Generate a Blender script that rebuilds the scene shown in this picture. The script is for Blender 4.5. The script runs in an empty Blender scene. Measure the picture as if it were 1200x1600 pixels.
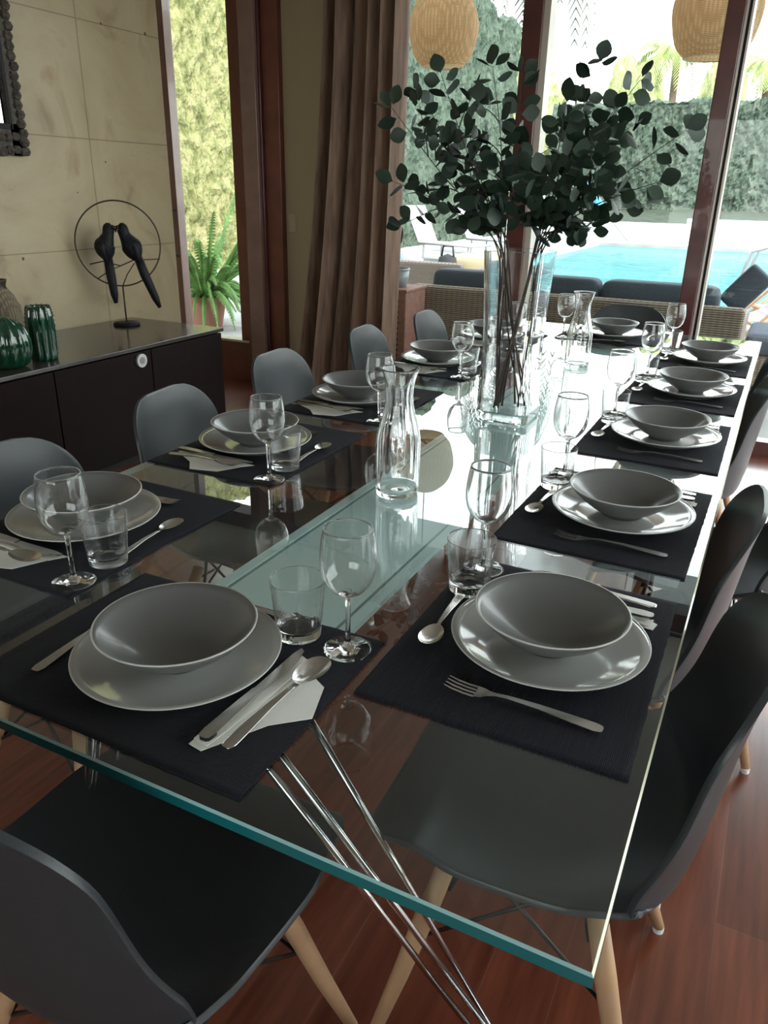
import bpy, bmesh, math, random
from mathutils import Vector, Matrix, noise
random.seed(7)
COL = bpy.context.scene.collection
PI = math.pi

# ------------------------------------------------------------------ materials
def s2l(c):
    return tuple(((v/255.0)/12.92 if v/255.0 <= 0.04045 else ((v/255.0+0.055)/1.055)**2.4) for v in c)

def newmat(name):
    m = bpy.data.materials.new(name); m.use_nodes = True
    nt = m.node_tree
    return m, nt, nt.nodes['Principled BSDF'], nt.nodes['Material Output']

def pmat(name, col, rough=0.5, metal=0.0, spec=0.5, noise_amt=0.0, nscale=30, bump=0.0, bscale=200, coat=0.0, lin=False, sheen=0.0):
    m, nt, p, out = newmat(name)
    c = col if lin else s2l(col)
    p.inputs['Base Color'].default_value = (*c, 1)
    p.inputs['Roughness'].default_value = rough
    p.inputs['Metallic'].default_value = metal
    p.inputs['Specular IOR Level'].default_value = spec
    p.inputs['Coat Weight'].default_value = coat
    p.inputs['Sheen Weight'].default_value = sheen
    tc = nt.nodes.new('ShaderNodeTexCoord')
    if noise_amt > 0:
        n = nt.nodes.new('ShaderNodeTexNoise'); n.inputs['Scale'].default_value = nscale; n.inputs['Detail'].default_value = 5
        nt.links.new(tc.outputs['Object'], n.inputs['Vector'])
        r = nt.nodes.new('ShaderNodeValToRGB')
        r.color_ramp.elements[0].position = 0.3; r.color_ramp.elements[1].position = 0.7
        r.color_ramp.elements[0].color = (*[v*(1-noise_amt) for v in c], 1)
        r.color_ramp.elements[1].color = (*[min(1, v*(1+noise_amt)) for v in c], 1)
        nt.links.new(n.outputs['Fac'], r.inputs['Fac']); nt.links.new(r.outputs['Color'], p.inputs['Base Color'])
    if bump > 0:
        n2 = nt.nodes.new('ShaderNodeTexNoise'); n2.inputs['Scale'].default_value = bscale
        nt.links.new(tc.outputs['Object'], n2.inputs['Vector'])
        b = nt.nodes.new('ShaderNodeBump'); b.inputs['Strength'].default_value = bump; b.inputs['Distance'].default_value = 0.01
        nt.links.new(n2.outputs['Fac'], b.inputs['Height']); nt.links.new(b.outputs['Normal'], p.inputs['Normal'])
    return m

def ramp(nt, fac, stops):
    r = nt.nodes.new('ShaderNodeValToRGB'); e = r.color_ramp.elements
    while len(e) < len(stops): e.new(0.5)
    for i, (pos, c) in enumerate(stops):
        e[i].position = pos; e[i].color = (*c, 1)
    nt.links.new(fac, r.inputs['Fac'])
    return r.outputs['Color']

def schlick(nt, f0=0.04, mul=0.96, power=5):
    lw = nt.nodes.new('ShaderNodeLayerWeight'); lw.inputs['Blend'].default_value = 0.5
    a = nt.nodes.new('ShaderNodeMath'); a.operation = 'POWER'; a.inputs[1].default_value = power
    b = nt.nodes.new('ShaderNodeMath'); b.operation = 'MULTIPLY_ADD'; b.inputs[1].default_value = mul; b.inputs[2].default_value = f0
    nt.links.new(lw.outputs['Facing'], a.inputs[0]); nt.links.new(a.outputs[0], b.inputs[0])
    return b.outputs[0]

def sheet_glass(name, tint, f0=0.05, mul=0.9, rough=0.0, power=5, gloss=(1, 1, 1)):
    m, nt, p, out = newmat(name); nt.nodes.remove(p)
    t = nt.nodes.new('ShaderNodeBsdfTransparent'); t.inputs[0].default_value = (*tint, 1)
    g = nt.nodes.new('ShaderNodeBsdfGlossy'); g.inputs['Roughness'].default_value = rough; g.inputs[0].default_value = (*gloss, 1)
    mx = nt.nodes.new('ShaderNodeMixShader')
    nt.links.new(schlick(nt, f0, mul, power), mx.inputs[0]); nt.links.new(t.outputs[0], mx.inputs[1]); nt.links.new(g.outputs[0], mx.inputs[2])
    nt.links.new(mx.outputs[0], out.inputs[0])
    return m

def solid_glass(name, col=(1, 1, 1), ior=1.45, edge=0.22):
    m, nt, p, out = newmat(name); nt.nodes.remove(p)
    g = nt.nodes.new('ShaderNodeBsdfGlass'); g.inputs['IOR'].default_value = ior; g.inputs[0].default_value = (*col, 1)
    g.inputs['Roughness'].default_value = 0.0
    t = nt.nodes.new('ShaderNodeBsdfTranslucent'); t.inputs[0].default_value = (0.9, 0.95, 0.95, 1)
    d = nt.nodes.new('ShaderNodeBsdfDiffuse'); d.inputs[0].default_value = (0.9, 0.95, 0.95, 1)
    a = nt.nodes.new('ShaderNodeMixShader'); nt.links.new(t.outputs[0], a.inputs[1]); nt.links.new(d.outputs[0], a.inputs[2])
    mx = nt.nodes.new('ShaderNodeMixShader'); nt.links.new(schlick(nt, 0.004, edge, 4), mx.inputs[0])  # whitish mix at grazing angles paints the bright look of backlit rims
    nt.links.new(g.outputs[0], mx.inputs[1]); nt.links.new(a.outputs[0], mx.inputs[2])
    nt.links.new(mx.outputs[0], out.inputs[0])
    return m

M = {}
M['chair'] = pmat('grey chair plastic', (0.038, 0.043, 0.050), 0.36, lin=True, bump=0.05, bscale=400)
M['beech'] = pmat('beech wood', (0.50, 0.30, 0.17), 0.5, lin=True, noise_amt=0.12, nscale=12)
M['black_wire'] = pmat('black wire', (0.012, 0.012, 0.014), 0.4, lin=True)
M['chrome'] = pmat('chrome', (0.75, 0.75, 0.75), 0.12, metal=1, lin=True)
M['steel'] = pmat('brushed steel cutlery', (0.62, 0.6, 0.58), 0.22, metal=1, lin=True)
M['bowl'] = pmat('grey matt stoneware', (0.145, 0.145, 0.145), 0.28, lin=True, coat=0.15)
M['plate'] = pmat('pale grey glazed stoneware', (0.44, 0.44, 0.425), 0.12, lin=True, coat=0.6)
M['rim'] = pmat('pale glaze rim', (0.6, 0.6, 0.58), 0.2, lin=True)
M['napkin'] = pmat('white paper napkin', (0.92, 0.92, 0.88), 0.8, lin=True, bump=0.1, bscale=300)
M['glass'] = solid_glass('drinking glass')
M['vaseglass'] = solid_glass('vase glass', (1, 1, 1), 1.4)
M['pane'] = sheet_glass('window pane', (0.93, 0.97, 0.95), 0.018, 0.5)
M['tabletop'] = sheet_glass('clear table glass', (0.88, 0.93, 0.935), 0.08, 1.0, power=3.6)
M['tableunder'] = sheet_glass('table glass underside', (0.94, 0.975, 0.97), 0.0, 0.0)
M['wood_dark'] = pmat('dark mahogany frame', (0.085, 0.022, 0.02), 0.3, lin=True, noise_amt=0.25, nscale=8, coat=0.3)
M['wood_red'] = pmat('red mahogany frame', (0.16, 0.045, 0.028), 0.35, lin=True, noise_amt=0.2, nscale=8, coat=0.2)
M['wood_brown'] = pmat('brown door stile', (0.22, 0.125, 0.105), 0.3, lin=True, noise_amt=0.15, nscale=6, coat=0.3)
M['alu'] = pmat('pale aluminium trim', (0.55, 0.5, 0.45), 0.35, metal=0.3, lin=True)
M['cream'] = pmat('cream plaster', (0.42, 0.34, 0.23), 0.8, lin=True, bump=0.05, bscale=60)
M['ceiling'] = pmat('white ceiling', (0.6, 0.58, 0.52), 0.9, lin=True)
M['sideboard'] = pmat('near black lacquered wood', (0.009, 0.003, 0.0035), 0.5, spec=0.12, lin=True, noise_amt=0.3, nscale=10)
M['sidetop'] = pmat('dark brown sideboard top', (0.05, 0.042, 0.038), 0.22, lin=True, noise_amt=0.15, nscale=10, coat=0.3)
M['silver'] = pmat('satin silver', (0.7, 0.7, 0.7), 0.3, metal=0.6, lin=True)
M['greenglaze'] = pmat('green ceramic glaze', (0.004, 0.05, 0.025), 0.08, lin=True, coat=1.0)
M['bronze'] = pmat('dark bronze', (0.008, 0.008, 0.012), 0.55, spec=0.3, lin=True, bump=0.3, bscale=120)
M['ringmetal'] = pmat('dark brass wire', (0.06, 0.045, 0.035), 0.4, metal=0.6, lin=True)
M['carved'] = pmat('carved grey wood frame', (0.07, 0.055, 0.045), 0.6, lin=True, noise_amt=0.5, nscale=40, bump=0.8, bscale=50)
M['mirror'] = pmat('mirror glass', (0.8, 0.8, 0.8), 0.02, metal=1, lin=True)
M['leaf'] = pmat('dark eucalyptus leaf', (0.022, 0.048, 0.030), 0.5, lin=True, noise_amt=0.3, nscale=20)
M['stem'] = pmat('brown twig', (0.05, 0.032, 0.025), 0.7, lin=True)
M['leaf2'] = pmat('bright fern leaf', (0.12, 0.24, 0.06), 0.6, lin=True, noise_amt=0.4, nscale=8)
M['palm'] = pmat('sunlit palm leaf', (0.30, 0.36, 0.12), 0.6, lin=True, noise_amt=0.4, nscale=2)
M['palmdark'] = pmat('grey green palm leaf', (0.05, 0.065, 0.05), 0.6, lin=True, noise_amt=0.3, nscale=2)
M['trunk'] = pmat('palm trunk', (0.12, 0.09, 0.06), 0.9, lin=True, noise_amt=0.4, nscale=6)
M['terracotta'] = pmat('terracotta', (0.28, 0.12, 0.08), 0.8, lin=True)
M['rust'] = pmat('rust brown panel', (0.22, 0.10, 0.075), 0.7, lin=True, noise_amt=0.2)
M['cushion'] = pmat('charcoal blue cushion', (0.062, 0.073, 0.098), 0.9, lin=True, bump=0.2, bscale=90)
M['tan'] = pmat('tan cushion', (0.42, 0.34, 0.22), 0.9, lin=True)
M['sling'] = pmat('pale lilac sling', (0.40, 0.38, 0.43), 0.8, lin=True)
M['greymetal'] = pmat('grey tube', (0.3, 0.3, 0.32), 0.4, metal=0.5, lin=True)
M['white'] = pmat('white paint', (0.75, 0.75, 0.75), 0.6, lin=True)
M['whitewall'] = pmat('whitewashed wall', (0.62, 0.64, 0.64), 0.9, lin=True, noise_amt=0.05, nscale=3)
M['terrace'] = pmat('pale stone terrace', (0.33, 0.32, 0.31), 0.85, lin=True, noise_amt=0.15, nscale=1.5)
M['grass'] = pmat('dry grass bank', (0.025, 0.034, 0.018), 0.9, lin=True, noise_amt=0.5, nscale=4)
M['blue'] = pmat('blue canvas', (0.08, 0.30, 0.60), 0.8, lin=True)
M['black'] = pmat('black fabric', (0.01, 0.01, 0.012), 0.7, lin=True)
M['ball'] = pmat('pale blue vinyl', (0.35, 0.45, 0.65), 0.3, lin=True)
M['greypot'] = pmat('grey glazed pot', (0.25, 0.27, 0.30), 0.4, lin=True)
M['switch'] = pmat('beige plastic switch', (0.5, 0.42, 0.3), 0.4, lin=True)

def mat_floor():
    m, nt, p, out = newmat('red merbau plank floor')
    tc = nt.nodes.new('ShaderNodeTexCoord')
    mp = nt.nodes.new('ShaderNodeMapping'); mp.inputs['Rotation'].default_value = (0, 0, PI/2)
    nt.links.new(tc.outputs['Object'], mp.inputs['Vector'])
    br = nt.nodes.new('ShaderNodeTexBrick')
    br.inputs['Scale'].default_value = 1; br.inputs['Brick Width'].default_value = 1.3; br.inputs['Row Height'].default_value = 0.125
    br.inputs['Mortar Size'].default_value = 0.0012; br.inputs['Mortar Smooth'].default_value = 0.2; br.inputs['Bias'].default_value = 0.0
    br.inputs['Color1'].default_value = (0.20, 0.055, 0.028, 1); br.inputs['Color2'].default_value = (0.13, 0.034, 0.018, 1)
    br.inputs['Mortar'].default_value = (0.17, 0.075, 0.05, 1); br.offset = 0.37
    nt.links.new(mp.outputs[0], br.inputs['Vector'])
    n = nt.nodes.new('ShaderNodeTexNoise'); n.inputs['Scale'].default_value = 5; n.inputs['Detail'].default_value = 8
    mp2 = nt.nodes.new('ShaderNodeMapping'); mp2.inputs['Scale'].default_value = (9, 0.7, 1)
    nt.links.new(tc.outputs['Object'], mp2.inputs['Vector']); nt.links.new(mp2.outputs[0], n.inputs['Vector'])
    col = ramp(nt, n.outputs['Fac'], [(0.3, (0.62, 0.55, 0.5)), (0.7, (1.25, 1.25, 1.25))])
    mx = nt.nodes.new('ShaderNodeMix'); mx.data_type = 'RGBA'; mx.blend_type = 'MULTIPLY'; mx.inputs[0].default_value = 1
    nt.links.new(br.outputs['Color'], mx.inputs[6]); nt.links.new(col, mx.inputs[7])
    nt.links.new(mx.outputs[2], p.inputs['Base Color'])
    p.inputs['Roughness'].default_value = 0.28; p.inputs['Coat Weight'].default_value = 0.6; p.inputs['Coat Roughness'].default_value = 0.14
    return m
M['floor'] = mat_floor()

def mat_stone():
    m, nt, p, out = newmat('beige marble cladding')
    tc = nt.nodes.new('ShaderNodeTexCoord')
    n = nt.nodes.new('ShaderNodeTexNoise'); n.inputs['Scale'].default_value = 1.6; n.inputs['Detail'].default_value = 9; n.inputs['Distortion'].default_value = 1.6; n.inputs['Roughness'].default_value = 0.6
    nt.links.new(tc.outputs['Object'], n.inputs['Vector'])
    c1 = ramp(nt, n.outputs['Fac'], [(0.26, (0.26, 0.18, 0.11)), (0.42, (0.44, 0.35, 0.22)), (0.6, (0.50, 0.41, 0.27)), (0.75, (0.40, 0.28, 0.17))])
    # joints: built from world position (y and z)
    sx = nt.nodes.new('ShaderNodeSeparateXYZ'); nt.links.new(tc.outputs['Object'], sx.inputs[0])
    def joint(sock, off, period, w):
        a = nt.nodes.new('ShaderNodeMath'); a.operation = 'ADD'; a.inputs[1].default_value = -off + period*20
        nt.links.new(sock, a.inputs[0])
        b = nt.nodes.new('ShaderNodeMath'); b.operation = 'MODULO'; b.inputs[1].default_value = period; nt.links.new(a.outputs[0], b.inputs[0])
        c = nt.nodes.new('ShaderNodeMath'); c.operation = 'LESS_THAN'; c.inputs[1].default_value = w; nt.links.new(b.outputs[0], c.inputs[0])
        return c.outputs[0]
    jy = joint(sx.outputs['Y'], 3.41, 1.1, 0.006); jz = joint(sx.outputs['Z'], 1.56, 0.56, 0.005)
    mx = nt.nodes.new('ShaderNodeMath'); mx.operation = 'MAXIMUM'; nt.links.new(jy, mx.inputs[0]); nt.links.new(jz, mx.inputs[1])
    mi = nt.nodes.new('ShaderNodeMix'); mi.data_type = 'RGBA'
    mu = nt.nodes.new('ShaderNodeMath'); mu.operation = 'MULTIPLY'; mu.inputs[1].default_value = 0.6; nt.links.new(mx.outputs[0], mu.inputs[0])
    nt.links.new(mu.outputs[0], mi.inputs[0]); nt.links.new(c1, mi.inputs[6]); mi.inputs[7].default_value = (0.10, 0.07, 0.04, 1)
    # small pits
    v = nt.nodes.new('ShaderNodeTexVoronoi'); v.inputs['Scale'].default_value = 5.5; nt.links.new(tc.outputs['Object'], v.inputs['Vector'])
    lt = nt.nodes.new('ShaderNodeMath'); lt.operation = 'LESS_THAN'; lt.inputs[1].default_value = 0.045; nt.links.new(v.outputs['Distance'], lt.inputs[0])
    m2 = nt.nodes.new('ShaderNodeMix'); m2.data_type = 'RGBA'; nt.links.new(lt.outputs[0], m2.inputs[0]); nt.links.new(mi.outputs[2], m2.inputs[6]); m2.inputs[7].default_value = (0.08, 0.05, 0.03, 1)
    nt.links.new(m2.outputs[2], p.inputs['Base Color']); p.inputs['Roughness'].default_value = 0.45
    return m
M['stone'] = mat_stone()

def mat_placemat():
    m, nt, p, out = newmat('navy ribbed cotton')
    tc = nt.nodes.new('ShaderNodeTexCoord')
    w = nt.nodes.new('ShaderNodeTexWave'); w.wave_type = 'BANDS'; w.bands_direction = 'Y'; w.inputs['Scale'].default_value = 150; w.inputs['Distortion'].default_value = 2.5; w.inputs['Detail'].default_value = 3
    nt.links.new(tc.outputs['Object'], w.inputs['Vector'])
    c = ramp(nt, w.outputs['Fac'], [(0.1, (0.006, 0.006, 0.012)), (0.9, (0.014, 0.0145, 0.026))])
    nt.links.new(c, p.inputs['Base Color'])
    b = nt.nodes.new('ShaderNodeBump'); b.inputs['Strength'].default_value = 0.6; b.inputs['Distance'].default_value = 0.002
    nt.links.new(w.outputs['Fac'], b.inputs['Height']); nt.links.new(b.outputs['Normal'], p.inputs['Normal'])
    p.inputs['Roughness'].default_value = 0.9; p.inputs['Specular IOR Level'].default_value = 0.25; p.inputs['Sheen Weight'].default_value = 0.05
    return m
M['mat'] = mat_placemat()

def mat_curtain():
    m, nt, p, out = newmat('taupe crushed velvet curtain')
    tc = nt.nodes.new('ShaderNodeTexCoord')
    mp = nt.nodes.new('ShaderNodeMapping'); mp.inputs['Scale'].default_value = (14, 14, 1.2); nt.links.new(tc.outputs['Object'], mp.inputs['Vector'])
    n = nt.nodes.new('ShaderNodeTexNoise'); n.inputs['Scale'].default_value = 2.5; n.inputs['Detail'].default_value = 6; nt.links.new(mp.outputs[0], n.inputs['Vector'])
    c = ramp(nt, n.outputs['Fac'], [(0.3, (0.10, 0.052, 0.034)), (0.7, (0.27, 0.165, 0.11))])
    nt.links.new(c, p.inputs['Base Color']); p.inputs['Roughness'].default_value = 0.6; p.inputs['Sheen Weight'].default_value = 0.3
    tr = nt.nodes.new('ShaderNodeBsdfTranslucent'); tr.inputs[0].default_value = (0.25, 0.14, 0.08, 1)
    mx = nt.nodes.new('ShaderNodeMixShader'); mx.inputs[0].default_value = 0.12
    nt.links.new(p.outputs[0], mx.inputs[1]); nt.links.new(tr.outputs[0], mx.inputs[2]); nt.links.new(mx.outputs[0], out.inputs[0])
    return m
M['curtain'] = mat_curtain()

def mat_wicker(name, c0, c1, sc=38, transl=0.0):
    m, nt, p, out = newmat(name)
    tc = nt.nodes.new('ShaderNodeTexCoord')
    def wave(d, s):
        w = nt.nodes.new('ShaderNodeTexWave'); w.bands_direction = d; w.inputs['Scale'].default_value = s; w.inputs['Distortion'].default_value = 0.6
        nt.links.new(tc.outputs['Object'], w.inputs['Vector']); return w.outputs['Fac']
    a = wave('Z', sc); b = wave('X', sc*0.35); e = wave('Y', sc*0.35)
    mu = nt.nodes.new('ShaderNodeMath'); mu.operation = 'MULTIPLY'; nt.links.new(b, mu.inputs[0]); nt.links.new(e, mu.inputs[1])
    ad = nt.nodes.new('ShaderNodeMath'); ad.operation = 'ADD'; nt.links.new(a, ad.inputs[0]); nt.links.new(mu.outputs[0], ad.inputs[1])
    c = ramp(nt, ad.outputs[0], [(0.2, c0), (1.0, c1)])
    nt.links.new(c, p.inputs['Base Color']); p.inputs['Roughness'].default_value = 0.7
    bp = nt.nodes.new('ShaderNodeBump'); bp.inputs['Strength'].default_value = 0.6; bp.inputs['Distance'].default_value = 0.01
    nt.links.new(ad.outputs[0], bp.inputs['Height']); nt.links.new(bp.outputs['Normal'], p.inputs['Normal'])
    if transl:
        tr = nt.nodes.new('ShaderNodeBsdfTranslucent'); nt.links.new(c, tr.inputs[0])
        mx = nt.nodes.new('ShaderNodeMixShader'); mx.inputs[0].default_value = transl
        nt.links.new(p.outputs[0], mx.inputs[1]); nt.links.new(tr.outputs[0], mx.inputs[2]); nt.links.new(mx.outputs[0], out.inputs[0])
    return m
M['wicker'] = mat_wicker('grey brown wicker', (0.11, 0.08, 0.062), (0.32, 0.25, 0.20), 22)
M['lantern'] = mat_wicker('tan woven raffia', (0.40, 0.25, 0.12), (0.72, 0.50, 0.29), 34, 0.5)
M['basket'] = mat_wicker('beige woven bottle', (0.10, 0.07, 0.05), (0.34, 0.29, 0.20), 60)

def mat_hedge(name, stops, sc=3.0):
    m, nt, p, out = newmat(name)
    tc = nt.nodes.new('ShaderNodeTexCoord')
    mp = nt.nodes.new('ShaderNodeMapping'); mp.inputs['Scale'].default_value = (1, 1, 0.55); nt.links.new(tc.outputs['Object'], mp.inputs['Vector'])
    n = nt.nodes.new('ShaderNodeTexNoise'); n.inputs['Scale'].default_value = sc; n.inputs['Detail'].default_value = 12; n.inputs['Roughness'].default_value = 0.72
    nt.links.new(mp.outputs[0], n.inputs['Vector'])
    c = ramp(nt, n.outputs['Fac'], stops)
    nt.links.new(c, p.inputs['Base Color']); p.inputs['Roughness'].default_value = 0.9; p.inputs['Specular IOR Level'].default_value = 0.1
    n2 = nt.nodes.new('ShaderNodeTexNoise'); n2.inputs['Scale'].default_value = sc*5; n2.inputs['Detail'].default_value = 6; nt.links.new(mp.outputs[0], n2.inputs['Vector'])
    b = nt.nodes.new('ShaderNodeBump'); b.inputs['Strength'].default_value = 1; b.inputs['Distance'].default_value = 0.08
    nt.links.new(n2.outputs['Fac'], b.inputs['Height']); nt.links.new(b.outputs['Normal'], p.inputs['Normal'])
    return m
M['hedge_painted_sun'] = mat_hedge('sunlit yellow green hedge', [(0.34, (0.10, 0.11, 0.045)), (0.46, (0.21, 0.21, 0.09)), (0.58, (0.33, 0.305, 0.155)), (0.72, (0.31, 0.235, 0.15))], 4.5)  # sunshine on the near stretch of the left hedge, put into its colour
M['hedge_b'] = mat_hedge('blue green hedge', [(0.3, (0.048, 0.068, 0.054)), (0.5, (0.085, 0.112, 0.086)), (0.7, (0.15, 0.175, 0.14))], 2.8)
M['bush'] = mat_hedge('sunlit yellow tree foliage', [(0.3, (0.14, 0.18, 0.07)), (0.5, (0.34, 0.36, 0.18)), (0.7, (0.6, 0.6, 0.4))], 2.5)

def mat_water():
    m, nt, p, out = newmat('turquoise pool water')
    tc = nt.nodes.new('ShaderNodeTexCoord')
    n = nt.nodes.new('ShaderNodeTexNoise'); n.inputs['Scale'].default_value = 0.5; n.inputs['Detail'].default_value = 4; nt.links.new(tc.outputs['Object'], n.inputs['Vector'])
    c = ramp(nt, n.outputs['Fac'], [(0.3, (0.012, 0.15, 0.18)), (0.7, (0.05, 0.26, 0.28))])
    nt.links.new(c, p.inputs['Base Color']); p.inputs['Roughness'].default_value = 0.2; p.inputs['Specular IOR Level'].default_value = 0.12
    n2 = nt.nodes.new('ShaderNodeTexNoise'); n2.inputs['Scale'].default_value = 3; nt.links.new(tc.outputs['Object'], n2.inputs['Vector'])
    b = nt.nodes.new('ShaderNodeBump'); b.inputs['Strength'].default_value = 0.5; b.inputs['Distance'].default_value = 0.05
    nt.links.new(n2.outputs['Fac'], b.inputs['Height']); nt.links.new(b.outputs['Normal'], p.inputs['Normal'])
    return m
M['water'] = mat_water()

def mat_beam():
    m, nt, p, out = newmat('frosted aqua glass')
    p.inputs['Base Color'].default_value = (0.86, 1.0, 1.0, 1); p.inputs['Roughness'].default_value = 0.4
    return m
M['frost'] = mat_beam()
M['frostdark'] = pmat('grey green glass seam', (0.22, 0.34, 0.33), 0.3, lin=True)
M['edge'] = pmat('teal glass edge', (0.01, 0.15, 0.17), 0.15, lin=True, coat=0.6)
M['arris'] = pmat('polished glass arris', (0.35, 0.6, 0.62), 0.2, lin=True, coat=0.6)
M['arris_glint'] = pmat('warm bright glass arris', (0.75, 0.72, 0.52), 0.25, lin=True, coat=0.6)  # bright glint along the right table edge, painted as a paler warm colour

def mat_stripe():
    m, nt, p, out = newmat('red striped canvas')
    tc = nt.nodes.new('ShaderNodeTexCoord')
    w = nt.nodes.new('ShaderNodeTexWave'); w.bands_direction = 'Y'; w.inputs['Scale'].default_value = 4; nt.links.new(tc.outputs['Object'], w.inputs['Vector'])
    c = ramp(nt, w.outputs['Fac'], [(0.45, (0.6, 0.22, 0.25)), (0.55, (0.7, 0.55, 0.55))]); nt.links.new(c, p.inputs['Base Color'])
    return m
M['stripe'] = mat_stripe()

# ------------------------------------------------------------------ mesh helpers
class MB:
    def __init__(s): s.v = []; s.f = []; s.mi = []; s.cur = 0
    def add(s, vs, fs):
        b = len(s.v); s.v += [tuple(x) for x in vs]
        for f in fs: s.f.append(tuple(b+i for i in f)); s.mi.append(s.cur)
        return s
    def box(s, x0, x1, y0, y1, z0, z1, T=None):
        vs = [Vector((x, y, z)) for z in (z0, z1) for y in (y0, y1) for x in (x0, x1)]
        if T is not None: vs = [T @ v for v in vs]
        return s.add(vs, [(0, 2, 3, 1), (4, 5, 7, 6), (0, 1, 5, 4), (2, 6, 7, 3), (0, 4, 6, 2), (1, 3, 7, 5)])
    def tube(s, pts, r, n=8, cap=True):
        pts = [Vector(p) for p in pts]
        if not isinstance(r, (list, tuple)): r = [r]*len(pts)
        vs = []; up = None
        for i, p in enumerate(pts):
            d = (pts[min(i+1, len(pts)-1)] - pts[max(i-1, 0)])
            d = d.normalized() if d.length > 1e-9 else Vector((0, 0, 1))
            if up is None:
                a = Vector((0, 0, 1)) if abs(d.z) < 0.9 else Vector((1, 0, 0)); up = (a - d*a.dot(d)).normalized()
            else:
                up = up - d*up.dot(d); up = up.normalized() if up.length > 1e-6 else d.orthogonal().normalized()
            q = d.cross(up)
            for k in range(n):
                t = 2*PI*k/n; vs.append(p + (up*math.cos(t) + q*math.sin(t))*r[i])
        fs = [(i*n+k, i*n+(k+1) % n, (i+1)*n+(k+1) % n, (i+1)*n+k) for i in range(len(pts)-1) for k in range(n)]
        if cap: fs += [tuple(range(n))[::-1], tuple((len(pts)-1)*n+k for k in range(n))]
        return s.add(vs, fs)
    def lathe(s, prof, n=48, c=(0, 0, 0), ribs=0, ramp_=0.0, sx=1, sy=1):
        vs = []; idx = []
        for (r, z) in prof:
            if r < 1e-6:
                idx.append([len(vs)]); vs.append((c[0], c[1], c[2]+z))
            else:
                idx.append(list(range(len(vs), len(vs)+n)))
                for k in range(n):
                    t = 2*PI*k/n; rr = r*(1 + (ramp_*(abs(math.cos(ribs*t/2))-0.5) if ribs else 0))
                    vs.append((c[0]+rr*math.cos(t)*sx, c[1]+rr*math.sin(t)*sy, c[2]+z))
        fs = []
        for a, b in zip(idx[:-1], idx[1:]):
            for k in range(n):
                k2 = (k+1) % n
                if len(a) == 1 and len(b) == 1: continue
                if len(a) == 1: fs.append((a[0], b[k2], b[k]))
                elif len(b) == 1: fs.append((a[k], a[k2], b[0]))
                else: fs.append((a[k], a[k2], b[k2], b[k]))
        return s.add(vs, fs)
    def grid(s, fn, nu, nv):
        vs = [fn(i/(nu-1), j/(nv-1)) for i in range(nu) for j in range(nv)]
        return s.add(vs, [(i*nv+j, (i+1)*nv+j, (i+1)*nv+j+1, i*nv+j+1) for i in range(nu-1) for j in range(nv-1)])
    def build(s, name, mat, parent=None, smooth=False, loc=None, rotz=0, bevel=0, fixn=False):
        me = bpy.data.meshes.new(name); me.from_pydata(s.v, [], s.f)
        for m in (mat if isinstance(mat, list) else [mat]): me.materials.append(m)
        if isinstance(mat, list): me.polygons.foreach_set('material_index', s.mi)
        if fixn:
            bm = bmesh.new(); bm.from_mesh(me); bmesh.ops.recalc_face_normals(bm, faces=bm.faces); bm.to_mesh(me); bm.free()
        if smooth: me.polygons.foreach_set('use_smooth', [True]*len(me.polygons))
        me.update()
        o = bpy.data.objects.new(name, me); COL.objects.link(o)
        if parent is not None: o.parent = parent
        if loc is not None: o.location = loc
        o.rotation_euler = (0, 0, rotz)
        if bevel:
            b = o.modifiers.new('bevel', 'BEVEL'); b.width = bevel; b.segments = 3; b.limit_method = 'ANGLE'
        return o

def tag(o, label=None, cat=None, group=None, kind=None):
    if label: o['label'] = label
    if cat: o['category'] = cat
    if group: o['group'] = group
    if kind: o['kind'] = kind
    return o
def empty(name, loc=(0, 0, 0), rotz=0, label=None, cat=None, group=None):
    o = bpy.data.objects.new(name, None); COL.objects.link(o); o.location = loc; o.rotation_euler = (0, 0, rotz); o.empty_display_size = 0.1
    return tag(o, label, cat, group)
def copy_tree(o, parent=None):
    c = o.copy(); COL.objects.link(c); c.parent = parent
    for ch in [x for x in COL.objects if x.parent == o]: copy_tree(ch, c)
    return c
def struct(o, label=None):
    o['kind'] = 'structure'
    if label: o['label'] = label; 
    return o
def catmull(P, n):
    out = []; m = len(P)-1
    for i in range(n):
        t = i/(n-1)*m; k = min(int(t), m-1); u = t-k
        p0 = P[max(k-1, 0)]; p1 = P[k]; p2 = P[k+1]; p3 = P[min(k+2, m)]
        out.append([0.5*((2*b)+(-a+c)*u+(2*a-5*b+4*c-d)*u*u+(-a+3*b-3*c+d)*u**3) for a, b, c, d in zip(p0, p1, p2, p3)])
    return out

# ------------------------------------------------------------------ camera
cam = bpy.data.cameras.new('camera'); co = bpy.data.objects.new('camera', cam); COL.objects.link(co)
Rr = (0.89380748, 0.44800176, 0.02006518); Rd = (0.19043895, -0.33867526, -0.92142936); Rf = (-0.4060064, 0.82740165, -0.38802747)
mw = Matrix(((Rr[0], -Rd[0], -Rf[0], 0), (Rr[1], -Rd[1], -Rf[1], 0), (Rr[2], -Rd[2], -Rf[2], 1.35), (0, 0, 0, 1)))
co.matrix_world = mw
cam.sensor_fit = 'VERTICAL'; cam.sensor_height = 36; cam.lens = 36*1201.7/1600; cam.clip_start = 0.05; cam.clip_end = 300
bpy.context.scene.camera = co

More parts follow.
